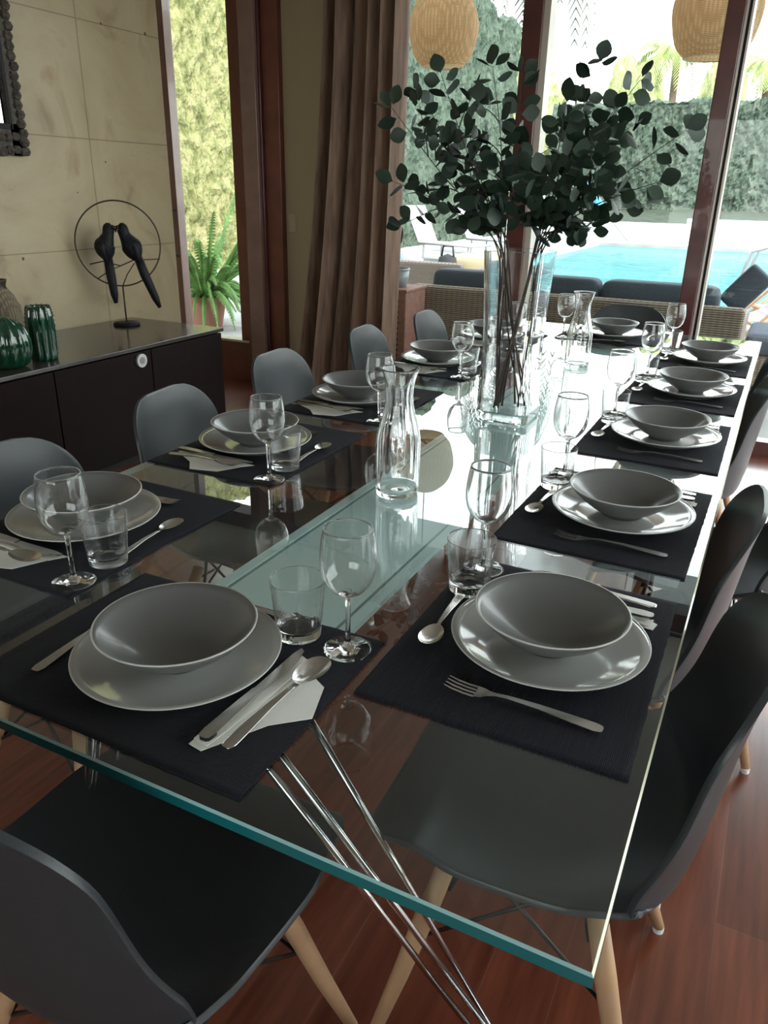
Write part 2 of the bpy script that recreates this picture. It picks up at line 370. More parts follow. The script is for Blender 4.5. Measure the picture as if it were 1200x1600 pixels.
# ------------------------------------------------------------------ room shell
XL, XR, YF, YB, ZC = -3.5, 2.1, 4.7, -2.6, 2.75
o = MB().box(-4.4, XR+0.1, YB-0.1, YF+0.08, -0.1, 0.0).build('floor', M['floor']); struct(o, 'red brown plank floor')
o = MB().box(-4.6, XR+0.3, YB-0.3, YF+0.3, ZC, ZC+0.15).build('ceiling', M['ceiling']); struct(o)
o = MB().box(XL-0.9, XL, YB-0.1, 4.03, 0, ZC).build('wall_left', M['stone']); struct(o, 'beige marble clad wall')
o = MB().box(-4.55, -4.4, 4.03, YF+0.1, 0, ZC).build('wall_left_return', M['cream']); struct(o)
# far wall: cream pillar and header
b = MB(); b.box(-3.08, -2.42, YF-0.02, YF+0.14, 0, ZC); b.box(-2.9, -2.42, YF-0.10, YF-0.02, 0, ZC)
struct(b.build('wall_far', M['cream']))
struct(MB().box(-4.4, XR+0.1, YF-0.02, YF+0.14, 2.62, ZC).build('trim_1', M['wood_dark']))
struct(MB().box(XR, XR+0.15, YB-0.1, 0.6, 0, ZC).build('wall_right', M['cream']))
b = MB(); b.box(-3.5, XR+0.1, YB-0.15, YB, 0, 0.9); b.box(-3.5, XR+0.1, YB-0.15, YB, 2.3, ZC); b.box(-3.5, -1.6, YB-0.15, YB, 0.9, 2.3); b.box(1.2, XR+0.1, YB-0.15, YB, 0.9, 2.3)
struct(b.build('wall_near', M['cream']))
o = empty('window_4', (0, YB-0.08, 0)); struct(o)  # unseen window added behind the camera as fill light for the room
MB().box(-1.6, 1.2, -0.003, 0.003, 0.9, 2.3).build('pane', M['pane'], o)
b = MB(); b.box(-1.6, 1.2, -0.04, 0.04, 0.86, 0.93); b.box(-1.6, 1.2, -0.04, 0.04, 2.26, 2.32); b.box(-0.24, -0.16, -0.04, 0.04, 0.9, 2.3)
b.build('window_frame', M['wood_dark'], o)

# left sliding door in the far wall (x -4.4 .. -3.08)
d = empty('door_1', (0, YF, 0)); struct(d, 'mahogany framed sliding glass door with black handle')
b = MB(); b.box(-4.12, -3.99, -0.05, 0.03, 0.0, 2.62); b.build('door_stile', M['wood_brown'], d, bevel=0.004)
b = MB(); b.box(-4.4, -4.12, -0.04, 0.05, 0.0, 2.62); b.build('door_jamb', M['black'], d)
MB().box(-3.99, -3.40, -0.05, 0.03, 0.0, 0.285).build('bottom_rail', M['wood_red'], d)
MB().box(-3.99, -3.40, -0.07, 0.05, 0.285, 0.30).build('sill', M['alu'], d)
MB().box(-3.99, -3.44, -0.003, 0.003, 0.30, 2.62).build('pane', M['pane'], d)
b = MB(); b.tube([(-4.01, -0.052, 0.86), (-4.01, -0.10, 0.88), (-4.01, -0.105, 1.02), (-4.01, -0.10, 1.15), (-4.01, -0.052, 1.17)], 0.009); b.build('door_handle', M['black'], d, smooth=True)
b = MB(); b.box(-3.47, -3.36, -0.06, 0.04, 0, 2.62); b.build('door_stile', M['wood_red'], d, bevel=0.004)
b = MB(); b.box(-3.36, -3.20, -0.10, 0.04, 0, 2.62); b.build('door_frame', M['wood_dark'], d, bevel=0.004)
b = MB(); b.box(-3.335, -3.215, -0.13, -0.09, 0, 2.62); b.build('door_post', M['wood_brown'], d, bevel=0.004)
b = MB(); b.box(-3.20, -3.08, -0.07, 0.04, 0, 2.62); b.build('trim_board', M['wood_red'], d, bevel=0.004)
# big glazing
def window(n, x0, x1, label=None):
    w = empty('window_%d' % n, (0, YF, 0)); struct(w, label)
    MB().box(x0, x1, -0.003, 0.003, 0.08, 2.62).build('pane', M['pane'], w)
    b = MB(); b.box(x0, x1, -0.05, 0.05, 0, 0.08); b.build('bottom_rail', M['wood_dark'], w)
window(1, -2.42, -1.50); window(2, -1.37, -0.49); window(3, -0.36, XR)
struct(MB().box(-1.51, -1.40, YF-0.07, YF+0.06, 0, 2.62).build('trim_2', M['wood_dark'], bevel=0.006), 'dark red window post behind the vase')
struct(MB().box(-1.40, -1.365, YF-0.05, YF+0.06, 0, 2.62).build('trim_3', M['alu']))
struct(MB().box(-0.49, -0.405, YF-0.07, YF+0.06, 0, 2.62).build('trim_4', M['wood_dark'], bevel=0.006), 'dark red window post on the right')
b = MB(); b.cur = 0; b.box(-0.402, -0.392, YF-0.06, YF+0.06, 0, 2.62); b.box(-0.378, -0.368, YF-0.05, YF+0.06, 0, 2.62); b.cur = 1; b.box(-0.392, -0.378, YF-0.04, YF+0.06, 0, 2.62)
struct(b.build('trim_5', [M['alu'], M['black']]))
struct(MB().box(XR-0.06, XR+0.08, YF-0.07, YF+0.06, 0, 2.62).build('trim_6', M['wood_dark']))
# right glazed wall
w = empty('window_5', (XR+0.05, 0, 0)); struct(w)
MB().box(-0.003, 0.003, 0.6, YF, 0.08, 2.62).build('pane', M['pane'], w)
b = MB(); b.box(-0.04, 0.04, 0.6, YF, 0, 0.08); b.box(-0.04, 0.04, 0.6, YF, 2.6, ZC)
for yy in (0.6, 1.95, 3.3): b.box(-0.05, 0.05, yy, yy+0.11, 0, 2.62)
b.build('window_frame', M['wood_dark'], w)
# light switch
o = empty('light_switch', (-3.03, YF-0.022, 1.12), 0, 'beige rocker light switch on the cream wall beside the door frame', 'switch')
MB().box(-0.028, 0.028, -0.008, 0, -0.058, 0.058).build('switch_plate', M['switch'], o, bevel=0.003)
MB().box(-0.018, 0.018, -0.012, -0.008, -0.03, 0.03).build('rocker', M['switch'], o, bevel=0.002)

# curtain
def curtain_fn(u, v):
    z = 0.01 + v*2.6
    fl = (1-v)**1.6
    x0 = -2.66 - 0.26*fl; x1 = -2.125 - 0.05*fl
    x = x0 + (x1-x0)*u
    ph = u*2*PI*6.2 + 0.6*math.sin(u*7)
    amp = 0.055 + 0.018*math.sin(u*9)
    y = YF-0.22 + amp*math.sin(ph + 0.5*fl) + 0.02*math.sin(ph*0.37+1.3) - 0.05*fl*(1-u)
    x += 0.018*math.sin(ph*2+0.7)*0.5
    return (x, y, z)
o = MB().grid(curtain_fn, 181, 30).build('curtain', M['curtain'], smooth=True)
tag(o, 'long taupe velvet curtain hanging in folds beside the window', 'curtain')
o = empty('curtain_rail', (0, YF-0.22, 2.66), 0, 'thin dark curtain rail below the ceiling', 'rail')
MB().tube([(-2.95, 0, 0), (2.0, 0, 0)], 0.012).build('rod', M['black_wire'], o, smooth=True)
for k in range(8): MB().box(-2.9+k*0.69, -2.88+k*0.69, -0.006, 0.006, 0, 0.09).build('bracket', M['black_wire'], o)

# ------------------------------------------------------------------ table
TX0, TX1, TY0, TY1, TZ = -1.25, -0.03, 0.476, 3.86, 0.75
TH = 0.018
t = empty('dining_table', (0, 0, 0), 0, 'long clear glass dining table with frosted aqua centre strip and chrome rod legs', 'table')
e = 0.0025
b = MB(); b.cur = 0
b.add([(TX0+e, TY0+e, TZ), (TX1-e, TY0+e, TZ), (TX1-e, TY1-e, TZ), (TX0+e, TY1-e, TZ)], [(0, 1, 2, 3)])
b.cur = 1
b.add([(TX0+e, TY0+e, TZ-TH), (TX1-e, TY0+e, TZ-TH), (TX1-e, TY1-e, TZ-TH), (TX0+e, TY1-e, TZ-TH)], [(3, 2, 1, 0)])
b.build('glass_top', [M['tabletop'], M['tableunder']], t)
b = MB()
def ring(x0, x1, y0, y1, z): return [(x0, y0, z), (x1, y0, z), (x1, y1, z), (x0, y1, z)]
vs = ring(TX0+e, TX1-e, TY0+e, TY1-e, TZ) + ring(TX0, TX1, TY0, TY1, TZ-e) + ring(TX0, TX1, TY0, TY1, TZ-TH+e) + ring(TX0+e, TX1-e, TY0+e, TY1-e, TZ-TH)
base = len(b.v); b.v += vs
for L_ in range(3):
    for k in range(4):
        k2 = (k+1) % 4
        b.f.append((base+L_*4+k, base+(L_+1)*4+k, base+(L_+1)*4+k2, base+L_*4+k2))
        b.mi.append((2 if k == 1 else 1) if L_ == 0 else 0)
tag(b.build('glass_edge', [M['edge'], M['arris'], M['arris_glint']], t, fixn=True), 'teal polished glass edge')
# frosted centre strip
SX0, SX1 = -0.762, -0.487
b = MB(); b.box(SX0+0.028, SX1-0.028, 0.62, 3.72, TZ-0.034, TZ-0.026); b.box(SX0, SX0+0.02, 0.62, 3.72, TZ-0.034, TZ-0.024); b.box(SX1-0.02, SX1, 0.62, 3.72, TZ-0.034, TZ-0.024)
tag(b.build('centre_strip', M['frost'], t), 'frosted aqua glass centre strip')
b = MB(); b.box(SX0+0.02, SX0+0.028, 0.62, 3.72, TZ-0.034, TZ-0.027); b.box(SX1-0.028, SX1-0.02, 0.62, 3.72, TZ-0.034, TZ-0.027)
b.build('seam', M['frostdark'], t)
# chrome rod legs
def rods(F, tops):
    for T_ in tops:
        b = MB(); b.tube([T_, F], 0.0055, 10); b.build('leg', M['chrome'], t, smooth=True)
FL = (-0.168, 0.86, 0.006)
ZB = TZ-0.030
rods(FL, [(-0.50, 0.735, ZB), (-0.495, 0.65, ZB-0.004)]); rods((-0.19, 0.845, 0.006), [(-0.50, 0.625, ZB-0.004)])
rods((-0.985, 0.70, 0.006), [(-0.755, 0.735, ZB), (-0.755, 0.65, ZB-0.004), (-0.755, 0.63, ZB-0.004)])
rods((-0.26, 3.62, 0.006), [(-0.50, 3.60, ZB), (-0.495, 3.69, ZB-0.004)]); rods((-0.985, 3.62, 0.006), [(-0.755, 3.60, ZB), (-0.755, 3.69, ZB-0.004)])
for (fx, fy) in ((-0.175, 0.855), (-0.985, 0.70), (-0.26, 3.62), (-0.985, 3.62)):
    MB().lathe([(0, 0), (0.026, 0), (0.026, 0.004), (0.016, 0.012), (0, 0.012)], 20, (fx, fy, 0)).build('foot', M['chrome'], t, smooth=True)

# ------------------------------------------------------------------ chairs
CP = catmull([  # y, z, half width, curl
    (0.2164, 0.4164, 0.1886, 0.0023), (0.2079, 0.4353, 0.2021, 0.0089), (0.136, 0.4449, 0.2136, 0.0245), (0.0595, 0.4345, 0.2309, 0.0316),
    (-0.075, 0.4197, 0.2273, 0.0428), (-0.1481, 0.4283, 0.2322, 0.0574), (-0.2305, 0.458, 0.234, 0.071), (-0.2537, 0.525, 0.228, 0.0724),
    (-0.2639, 0.614, 0.2124, 0.0503), (-0.2753, 0.7045, 0.1955, 0.0419), (-0.2847, 0.7752, 0.1848, 0.0312), (-0.2966, 0.8302, 0.1753, 0.0247)], 60)
def chair_shell():
    # arc length
    L = [0]
    for a, c in zip(CP[:-1], CP[1:]): L.append(L[-1]+math.hypot(a[0]-c[0], a[1]-c[1]))
    tot = L[-1]; rows = []
    N = 26
    for i, (y, z, w, c) in enumerate(CP):
        p = CP[max(i-1, 0)]; q = CP[min(i+1, len(CP)-1)]
        ty, tz = q[0]-p[0], q[1]-p[1]; l = math.hypot(ty, tz); ty /= l; tz /= l
        ny, nz = tz, -ty          # normal pointing to the sitter (up for seat, forward for back)
        if nz < 0 and abs(nz) > abs(ny): ny, nz = -ny, -nz
        if ny < 0 and abs(ny) > abs(nz): ny, nz = -ny, -nz
        rows.append((y, z, w, c, ny, nz, L[i], tot-L[i]))
    b = MB()
    vs = []
    for (y, z, w, c, ny, nz, d0, d1) in rows:
        r0, r1 = 0.075, 0.11
        ww = w
        if d0 < r0: ww = min(ww, w - r0 + math.sqrt(max(0, r0*r0-(r0-d0)**2)))
        if d1 < r1: ww = min(ww, w - r1 + math.sqrt(max(0, r1*r1-(r1-d1)**2)))
        for j in range(N+1):
            s_ = -1 + 2*j/N; s_ = math.sin(s_*PI/2)*0.35 + s_*0.65
            x = ww*s_; k = c*(abs(x)/w)**2.6
            vs.append((x, y+ny*k, z+nz*k))
    n = N+1
    b.add(vs, [(i*n+j, i*n+j+1, (i+1)*n+j+1, (i+1)*n+j) for i in range(len(rows)-1) for j in range(N)])
    return b
def make_chair():
    r = empty('dining_chair', (0, 0, 0), 0, '', 'chair', 'grey shell dining chairs')
    s = chair_shell().build('seat_shell', M['chair'], r, smooth=True)
    m = s.modifiers.new('thick', 'SOLIDIFY'); m.thickness = 0.009; m.offset = 0
    m2 = s.modifiers.new('bev', 'BEVEL'); m2.width = 0.003; m2.segments = 2; m2.limit_method = 'ANGLE'; m2.angle_limit = 1.0
    for sx in (-1, 1):
        for sy in (-1, 1):
            top = Vector((sx*0.128, sy*0.115-0.02, 0.375)); ft = Vector((sx*0.218, sy*0.215-0.03, 0.0))
            b = MB(); b.tube([top, top.lerp(ft, 0.25), top.lerp(ft, 0.6), ft+Vector((0, 0, 0.012))], [0.0155, 0.017, 0.0145, 0.0105], 14)
            lg = b.build('leg', M['beech'], r, smooth=True)
            MB().tube([ft+Vector((0, 0, 0.012)), ft], [0.0108, 0.0108], 12).build('foot_cap', M['white'], lg)
    b = MB()
    for sx in (-1, 1):
        for sy in (-1, 1):
            a = Vector((sx*0.110, sy*0.098-0.02, 0.40)); lo = Vector((sx*0.163, sy*0.150-0.025, 0.215))
            b.tube([(sx*0.105, sy*0.10-0.02, 0.428), a, (sx*0.118, sy*0.105-0.02, 0.33), (sx*0.126, sy*0.112-0.02, 0.31)], 0.0045, 8)
            b.tube([a, (-sx*0.155, sy*0.145-0.025, 0.225)], 0.0035, 6)
            b.tube([a, (sx*0.155, -sy*0.145-0.025, 0.225)], 0.0035, 6)
            b.tube([(sx*0.128, sy*0.115-0.02, 0.345), (sx*0.095, sy*0.085-0.02, 0.36)], 0.004, 6)
    b.box(-0.125, 0.125, 0.075, 0.09, 0.398, 0.402); b.box(-0.125, 0.125, -0.13, -0.115, 0.398, 0.402)
    b.build('wire_base', M['black_wire'], r, smooth=True)
    return r
chair0 = make_chair()
ORD = ['first', 'second', 'third', 'fourth', 'fifth']
chair_spots = [(-0.646, 0.600, -0.037, 'grey shell chair with its back to the camera at the near end of the table')]
for k, (x, y, a) in enumerate([(-1.15, 0.981, -1.681), (-1.173, 1.619, -1.43), (-1.219, 2.195, -1.493), (-1.205, 2.815, -1.471), (-1.164, 3.338, -1.505)]):
    chair_spots.append((x, y, a, 'grey shell chair on the left side of the table, %s from the camera' % ORD[k]))
for k, (x, y, a) in enumerate([(-0.209, 0.998, 1.624), (-0.245, 1.489, 1.616), (-0.088, 2.031, 1.545), (-0.25, 2.66, 1.60), (-0.24, 3.25, 1.58)]):
    chair_spots.append((x, y, a, 'grey shell chair on the right side of the table, %s from the camera' % ORD[k]))
chair_spots.append((-0.66, 3.83, 3.12, 'dark shell chair at the far end of the table in front of the wicker sofa'))
for i, (x, y, rz, lab) in enumerate(chair_spots):
    c = chair0 if i == 0 else copy_tree(chair0)
    c.location = (x, y, 0); c.rotation_euler = (0, 0, rz); c['label'] = lab

# ------------------------------------------------------------------ tableware prototypes
def flat_extrude(b, pts, zf, th):
    n = len(pts); vs = [(x, y, zf(x, y)) for x, y in pts] + [(x, y, zf(x, y)+th) for x, y in pts]
    b.add(vs, [tuple(range(n))[::-1], tuple(range(n, 2*n))] + [(k, (k+1) % n, n+(k+1) % n, n+k) for k in range(n)])
def strip(b, rows, th):
    """rows: (v, z, halfwidth[, dip]) along +Y"""
    vs = []; n = 7
    for r in rows:
        v, z, w = r[:3]; dip = r[3] if len(r) > 3 else 0
        for j in range(n):
            s_ = -1+2*j/(n-1); vs.append((w*s_, v, z - dip*(1-s_*s_)))
    m = len(vs); vs += [(x, y, z+th) for x, y, z in vs]
    R_ = len(rows); fs = []
    for i in range(R_-1):
        for j in range(n-1):
            a = i*n+j; fs.append((a, a+n, a+n+1, a+1)); fs.append((m+a, m+a+1, m+a+n+1, m+a+n))
        fs.append((i*n, m+i*n, m+(i+1)*n, (i+1)*n)); a = i*n+n-1; fs.append((a, a+n, m+a+n, m+a))
    for j in range(n-1):
        fs.append((j, j+1, m+j+1, m+j)); a = (R_-1)*n+j; fs.append((a, m+a, m+a+1, a+1))
    b.add(vs, fs)
HANDLE = [(-0.100, 0.0012, 0.004), (-0.098, 0.0012, 0.0065), (-0.09, 0.0014, 0.0085), (-0.06, 0.0035, 0.0075), (-0.02, 0.0065, 0.0052), (0.02, 0.007, 0.0036), (0.036, 0.0055, 0.0034)]
def mk_fork():
    b = MB(); strip(b, HANDLE+[(0.045, 0.004, 0.006), (0.052, 0.0025, 0.0105, 0.001), (0.062, 0.0018, 0.0125, 0.0012)], 0.0018)
    for k in range(4):
        x = -0.0107+k*0.00713
        rows = [(0.061, 0.0015, 0.0021), (0.075, 0.0018, 0.0018), (0.090, 0.0035, 0.0015), (0.102, 0.0065, 0.0008)]
        b2 = MB(); strip(b2, rows, 0.0016); b.add([(vx+x*(1-0.0*vy), vy, vz) for vx, vy, vz in b2.v], b2.f)
    return b.build('fork', M['steel'], smooth=False)
def mk_spoon(sc=1.0, name='table_spoon'):
    b = MB(); strip(b, [(v*sc, z, w*sc) for v, z, w in HANDLE], 0.0018)
    vs = []; nu, nv = 9, 24
    rows = []
    for i in range(nu):
        rr = i/(nu-1)
        for k in range(nv):
            a = 2*PI*k/nv; y = 0.068+0.034*rr*math.cos(a); x = 0.0195*rr*math.sin(a)*(1+0.12*math.cos(a))
            vs.append((x*sc, y*sc, (0.0012+0.0085*rr**2.2)*sc))
    fs = [(i*nv+k, (i+1)*nv+k, (i+1)*nv+(k+1) % nv, i*nv+(k+1) % nv) for i in range(nu-1) for k in range(nv)]
    b.add(vs, [f[::-1] for f in fs])
    o = b.build(name, M['steel'], smooth=True)
    return o
def mk_knife():
    b = MB(); strip(b, [(-0.105, 0.001, 0.004), (-0.102, 0.001, 0.0075), (-0.09, 0.001, 0.009), (-0.03, 0.001, 0.0075), (-0.002, 0.001, 0.006), (0.0, 0.001, 0.006)], 0.005)
    pts = [(-0.006, 0.0), (0.006, 0.0), (0.0095, 0.02), (0.0105, 0.05), (0.009, 0.08), (0.003, 0.104), (-0.004, 0.108), (-0.007, 0.09), (-0.0065, 0.04)]
    flat_extrude(b, pts, lambda x, y: 0.0025, 0.0014)
    return b.build('knife', M['steel'])
def mk_bowl():
    r = empty('soup_bowl', label='', cat='bowl', group='grey soup bowls')
    P = [(0, 0.003), (0.030, 0.003), (0.034, 0.0), (0.040, 0.0), (0.041, 0.005), (0.062, 0.016), (0.085, 0.033), (0.100, 0.048), (0.1065, 0.0565)]
    Q = [(0.1045, 0.0575), (0.098, 0.050), (0.083, 0.036), (0.060, 0.0205), (0.040, 0.011), (0.02, 0.008), (0, 0.0075)]
    MB().lathe(P+Q, 72).build('bowl_body', M['bowl'], r, smooth=True)
    b = MB(); b.lathe([(0.1066, 0.0562), (0.1072, 0.0572), (0.1062, 0.0582), (0.1045, 0.0577)], 72); tag(b.build('rim', M['rim'], r, smooth=True), 'pale glazed rim line')
    return r
def mk_plate():
    r = empty('dinner_plate', label='', cat='plate', group='pale grey dinner plates')
    P = [(0, 0.002), (0.075, 0.002), (0.078, 0.0), (0.084, 0.0), (0.087, 0.004), (0.105, 0.009), (0.125, 0.0165), (0.1375, 0.0235)]
    Q = [(0.1365, 0.0250), (0.124, 0.0195), (0.104, 0.0125), (0.088, 0.0085), (0.075, 0.0070), (0.04, 0.0065), (0, 0.0065)]
    MB().lathe(P+Q, 96).build('plate_body', M['plate'], r, smooth=True)
    b = MB(); b.lathe([(0.1376, 0.0233), (0.1382, 0.0243), (0.1375, 0.0252), (0.136, 0.0249)], 96); b.build('rim', M['rim'], r, smooth=True)
    return r
def mk_wine():
    r = empty('wine_glass', label='', cat='glass', group='stemmed wine glasses')
    out = catmull([(0.0045, 0.082), (0.010, 0.0875), (0.0215, 0.094), (0.0325, 0.108), (0.0375, 0.125), (0.0385, 0.142), (0.0365, 0.165), (0.033, 0.186)], 26)
    inn = [(max(0, a-0.0011), z+0.0004) for a, z in out[::-1]]
    inn = [(a, z) for a, z in inn if z > 0.090]
    prof = [(0, 0.0), (0.034, 0.0), (0.0345, 0.0008), (0.030, 0.0022), (0.016, 0.0042), (0.007, 0.008), (0.0042, 0.015), (0.0036, 0.035), (0.0037, 0.065)] + [tuple(x) for x in out] + [(0.0325, 0.1865)] + inn + [(0.010, 0.0898), (0, 0.0885)]
    MB().lathe(prof, 56).build('glass_body', M['glass'], r, smooth=True, fixn=True)
    return r
def mk_tumbler():
    r = empty('tumbler', label='', cat='glass', group='straight water tumblers')
    prof = [(0, 0.0), (0.030, 0.0), (0.0318, 0.0015), (0.0325, 0.010), (0.0395, 0.0895), (0.0392, 0.0905), (0.0382, 0.0895), (0.0310, 0.018), (0.028, 0.0135), (0.012, 0.0115), (0, 0.0115)]
    MB().lathe(prof, 56).build('glass_body', M['glass'], r, smooth=False, fixn=True)
    bpy.data.objects[r.name]
    return r
def mk_napkin():
    b = MB()
    def face(poly, z, lift):
        cx = sum(p[0] for p in poly)/len(poly); cy = sum(p[1] for p in poly)/len(poly)
        flat_extrude(b, poly, lambda x, y: z+lift*abs(x-cx)*4+0.002*noise.noise(Vector((x*30, y*30, z*50))), 0.0008)
    face([(-0.012, -0.115), (0.008, -0.118), (0.05, -0.045), (0.090, -0.01), (0.070, 0.052), (0.02, 0.08), (-0.006, 0.100)], 0.001, 0.002)
    face([(-0.010, -0.108), (0.012, -0.112), (0.022, -0.02), (0.026, 0.088), (0.004, 0.098), (-0.004, 0.03)], 0.0042, 0.004)
    return b.build('napkin', M['napkin'])
def mk_mat(seed, droop=0):
    rnd = random.Random(seed); W, D = 0.2225, 0.1725
    def fn(u, v):
        x = -W+2*W*u; y = -D+2*D*v
        ed = max(abs(x)/W, abs(y)/D)
        z = 0.0004+0.0022*max(0, noise.noise(Vector((x*7+seed, y*7, 0))))*(ed**3)
        return (x+0.0015*noise.noise(Vector((y*60, seed, 1)))*(abs(x)/W)**8, y+0.0015*noise.noise(Vector((x*60, seed, 2)))*(abs(y)/D)**8, z)
    b = MB(); b.grid(fn, 46, 36)
    o = b.build('placemat', M['mat'], smooth=True)
    m = o.modifiers.new('thick', 'SOLIDIFY'); m.thickness = 0.0022; m.offset = 1
    fb = MB()
    for s_ in (-1, 1):
        for k in range(110):
            y = -D+2*D*(k+0.5)/110; l = 0.004+0.003*rnd.random(); dy = rnd.uniform(-0.0015, 0.0015)
            fb.add([(s_*W, y-0.0009, 0.0012), (s_*W, y+0.0009, 0.0012), (s_*(W+l), y+dy, 0.0009)], [(0, 1, 2)])
    f = fb.build('fringe', M['mat'], o); tag(f, kind='stuff')
    return o
P0 = dict(mat=mk_mat(1), plate=mk_plate(), bowl=mk_bowl(), wine=mk_wine(), tum=mk_tumbler(), fork=mk_fork(), knife=mk_knife(), spoon=mk_spoon(), dspoon=mk_spoon(0.86, 'dessert_spoon'), napkin=mk_napkin())
for k, c, g in (('mat', 'placemat', 'navy ribbed placemats'), ('fork', 'fork', 'steel forks'), ('knife', 'knife', 'steel knives'), ('spoon', 'spoon', 'steel table spoons'), ('dspoon', 'spoon', 'small dessert spoons'), ('napkin', 'napkin', 'white paper napkins')):
    tag(P0[k], '', c, g)
used = set()
def put(key, x, y, z, rz, lab):
    o = P0[key]
    if key in used: o = copy_tree(o)
    used.add(key)
    o.location = (x, y, z); o.rotation_euler = (0, 0, rz); o['label'] = lab
    return o
settings = [(-0.632, 0.67, 0.0, 'near end of table', None)]
for k, y in enumerate((0.95, 1.50, 2.03, 2.66, 3.26)): settings.append((-1.095, y, -PI/2, 'left side of table, %s from camera' % ORD[k], 'L%d' % k))
for k, y in enumerate((0.945, 1.485, 2.075, 2.655, 3.235)): settings.append((-0.20, y, PI/2, 'right side of table, %s from camera' % ORD[k], 'R%d' % k))
settings.append((-0.64, 3.62, PI, 'far end of table', 'F'))
rj = random.Random(3)
for (x, y, rz, where, key) in settings:
    R2 = Matrix.Rotation(rz, 3, 'Z')
    def P(u, v):
        q = R2 @ Vector((u, v, 0)); return x+q.x, y+q.y
    j = lambda s_: rj.uniform(-s_, s_)
    off = 0.022 if key and key[0] in 'RL' else 0.0
    mx_, my_ = P(0, 0.022 if off else 0.003)
    if key and key[0] == 'L': mx_, my_ = P(0, 0.022)
    put('mat', mx_, my_, TZ, rz+(0 if key is None else j(0.012)), 'navy ribbed placemat, '+where)
    TM = TZ+0.0032
    px_, py_ = P(0, 0)
    put('plate', px_, py_, TM, rz, 'pale grey dinner plate under the bowl, '+where)
    put('bowl', px_, py_, TM+0.0068, rz, 'deep grey bowl, '+where)
    a, c = P(0.187, 0.135 if key is None else 0.165); put('wine', a+j(.004), c+j(.004), TM if key is None else TM, rz, 'stemmed wine glass, '+where)
    a, c = P(0.105, 0.135 if key is None else 0.158); put('tum', a+j(.004), c+j(.004), TM, rz, 'short water tumbler, '+where)
    a, c = P(-0.152, -0.01); put('fork', a, c, TM, rz+j(0.05), 'steel fork left of the plate, '+where)
    a, c = P(0.133, -0.012); put('napkin', a, c, TM, rz+(0 if key is None else j(0.08)), 'folded white paper napkin, '+where)
    a, c = P(0.140, -0.018); put('knife', a, c, TM+0.0085, rz+0.02+j(0.04), 'steel table knife on the napkin, '+where)
    a, c = P(0.176, -0.022); put('spoon', a, c, TM+0.0085, rz-0.03+j(0.04), 'steel soup spoon on the napkin, '+where)
    a, c = P(0.0, 0.158); put('dspoon', a, c, TM, rz+PI/2+j(0.06), 'small dessert spoon above the plate, '+where)

# ------------------------------------------------------------------ carafes
def mk_carafe():
    r = empty('carafe', label='', cat='carafe', group='ribbed glass carafes')
    out = catmull([(0.040, 0.0), (0.0445, 0.004), (0.0455, 0.03), (0.0458, 0.09), (0.045, 0.125), (0.040, 0.150), (0.032, 0.178), (0.0275, 0.205), (0.0285, 0.232), (0.034, 0.255), (0.0385, 0.268)], 40)
    inn = [(a-0.0028, z) for a, z in out[::-1] if z > 0.014]
    prof = [(0, 0.003), (0.02, 0.003)] + [tuple(v) for v in out] + [(0.0378, 0.2695)] + inn + [(0.036, 0.0095), (0.015, 0.013), (0, 0.0145)]
    b = MB(); n = 96; vs = []; idx = []
    for (rr, z) in prof:
        ribamp = 0.028*max(0, min(1, (z-0.03)/0.05))*max(0, min(1, (0.25-z)/0.03))
        if rr < 1e-6: idx.append([len(vs)]); vs.append((0, 0, z)); continue
        idx.append(list(range(len(vs), len(vs)+n)))
        for k in range(n):
            t_ = 2*PI*k/n; q = rr*(1+ribamp*math.cos(12*t_)); vs.append((q*math.cos(t_), q*math.sin(t_), z))
    fs = []
    for a, c in zip(idx[:-1], idx[1:]):
        for k in range(n):
            k2 = (k+1) % n
            if len(a) == 1: fs.append((a[0], c[k2], c[k]))
            elif len(c) == 1: fs.append((a[k], a[k2], c[0]))
            else: fs.append((a[k], a[k2], c[k2], c[k]))
    b.add(vs, fs); b.build('glass_body', M['glass'], r, smooth=True, fixn=True)
    return r
c0 = mk_carafe(); c0.location = (-0.65, 1.385, TZ); c0['label'] = 'ribbed glass carafe on the frosted strip nearest the camera'
c1 = copy_tree(c0); c1.location = (-0.63, 2.89, TZ); c1['label'] = 'ribbed glass carafe behind the tall vase'

# ------------------------------------------------------------------ vase and branches
VX, VY, VA = -0.635, 2.085, 0.02
v = empty('glass_vase', (VX, VY, TZ), VA, 'tall square clear glass vase holding eucalyptus branches', 'vase')
def sq(h, z, r=0.25):
    pts = []
    for qx, qy in ((1, 1), (-1, 1), (-1, -1), (1, -1)):
        a0 = math.atan2(qy, qx)-PI/4
        for k in range(6):
            a = a0+PI/2*k/5; pts.append((qx*h*(1-r)+h*r*math.cos(a), qy*h*(1-r)+h*r*math.sin(a), z))
    return pts
secs = []
for z, h in [(0, 0.071), (0.006, 0.075), (0.1, 0.073), (0.2, 0.070), (0.3, 0.073), (0.40, 0.078), (0.455, 0.081)]: secs.append(sq(h, z))
for z, h in [(0.456, 0.076), (0.40, 0.072), (0.3, 0.067), (0.2, 0.064), (0.1, 0.067), (0.028, 0.068), (0.022, 0.062)]: secs.append(sq(h, z))
b = MB(); n = 24
for s_ in secs: b.v += s_
for i in range(len(secs)-1):
    for k in range(n): b.f.append((i*n+k, i*n+(k+1) % n, (i+1)*n+(k+1) % n, (i+1)*n+k)); b.mi.append(0)
b.f.append(tuple(range(n))[::-1]); b.mi.append(0); b.f.append(tuple((len(secs)-1)*n+k for k in range(n))); b.mi.append(0)
b.build('glass_body', M['vaseglass'], v, fixn=True, smooth=False)

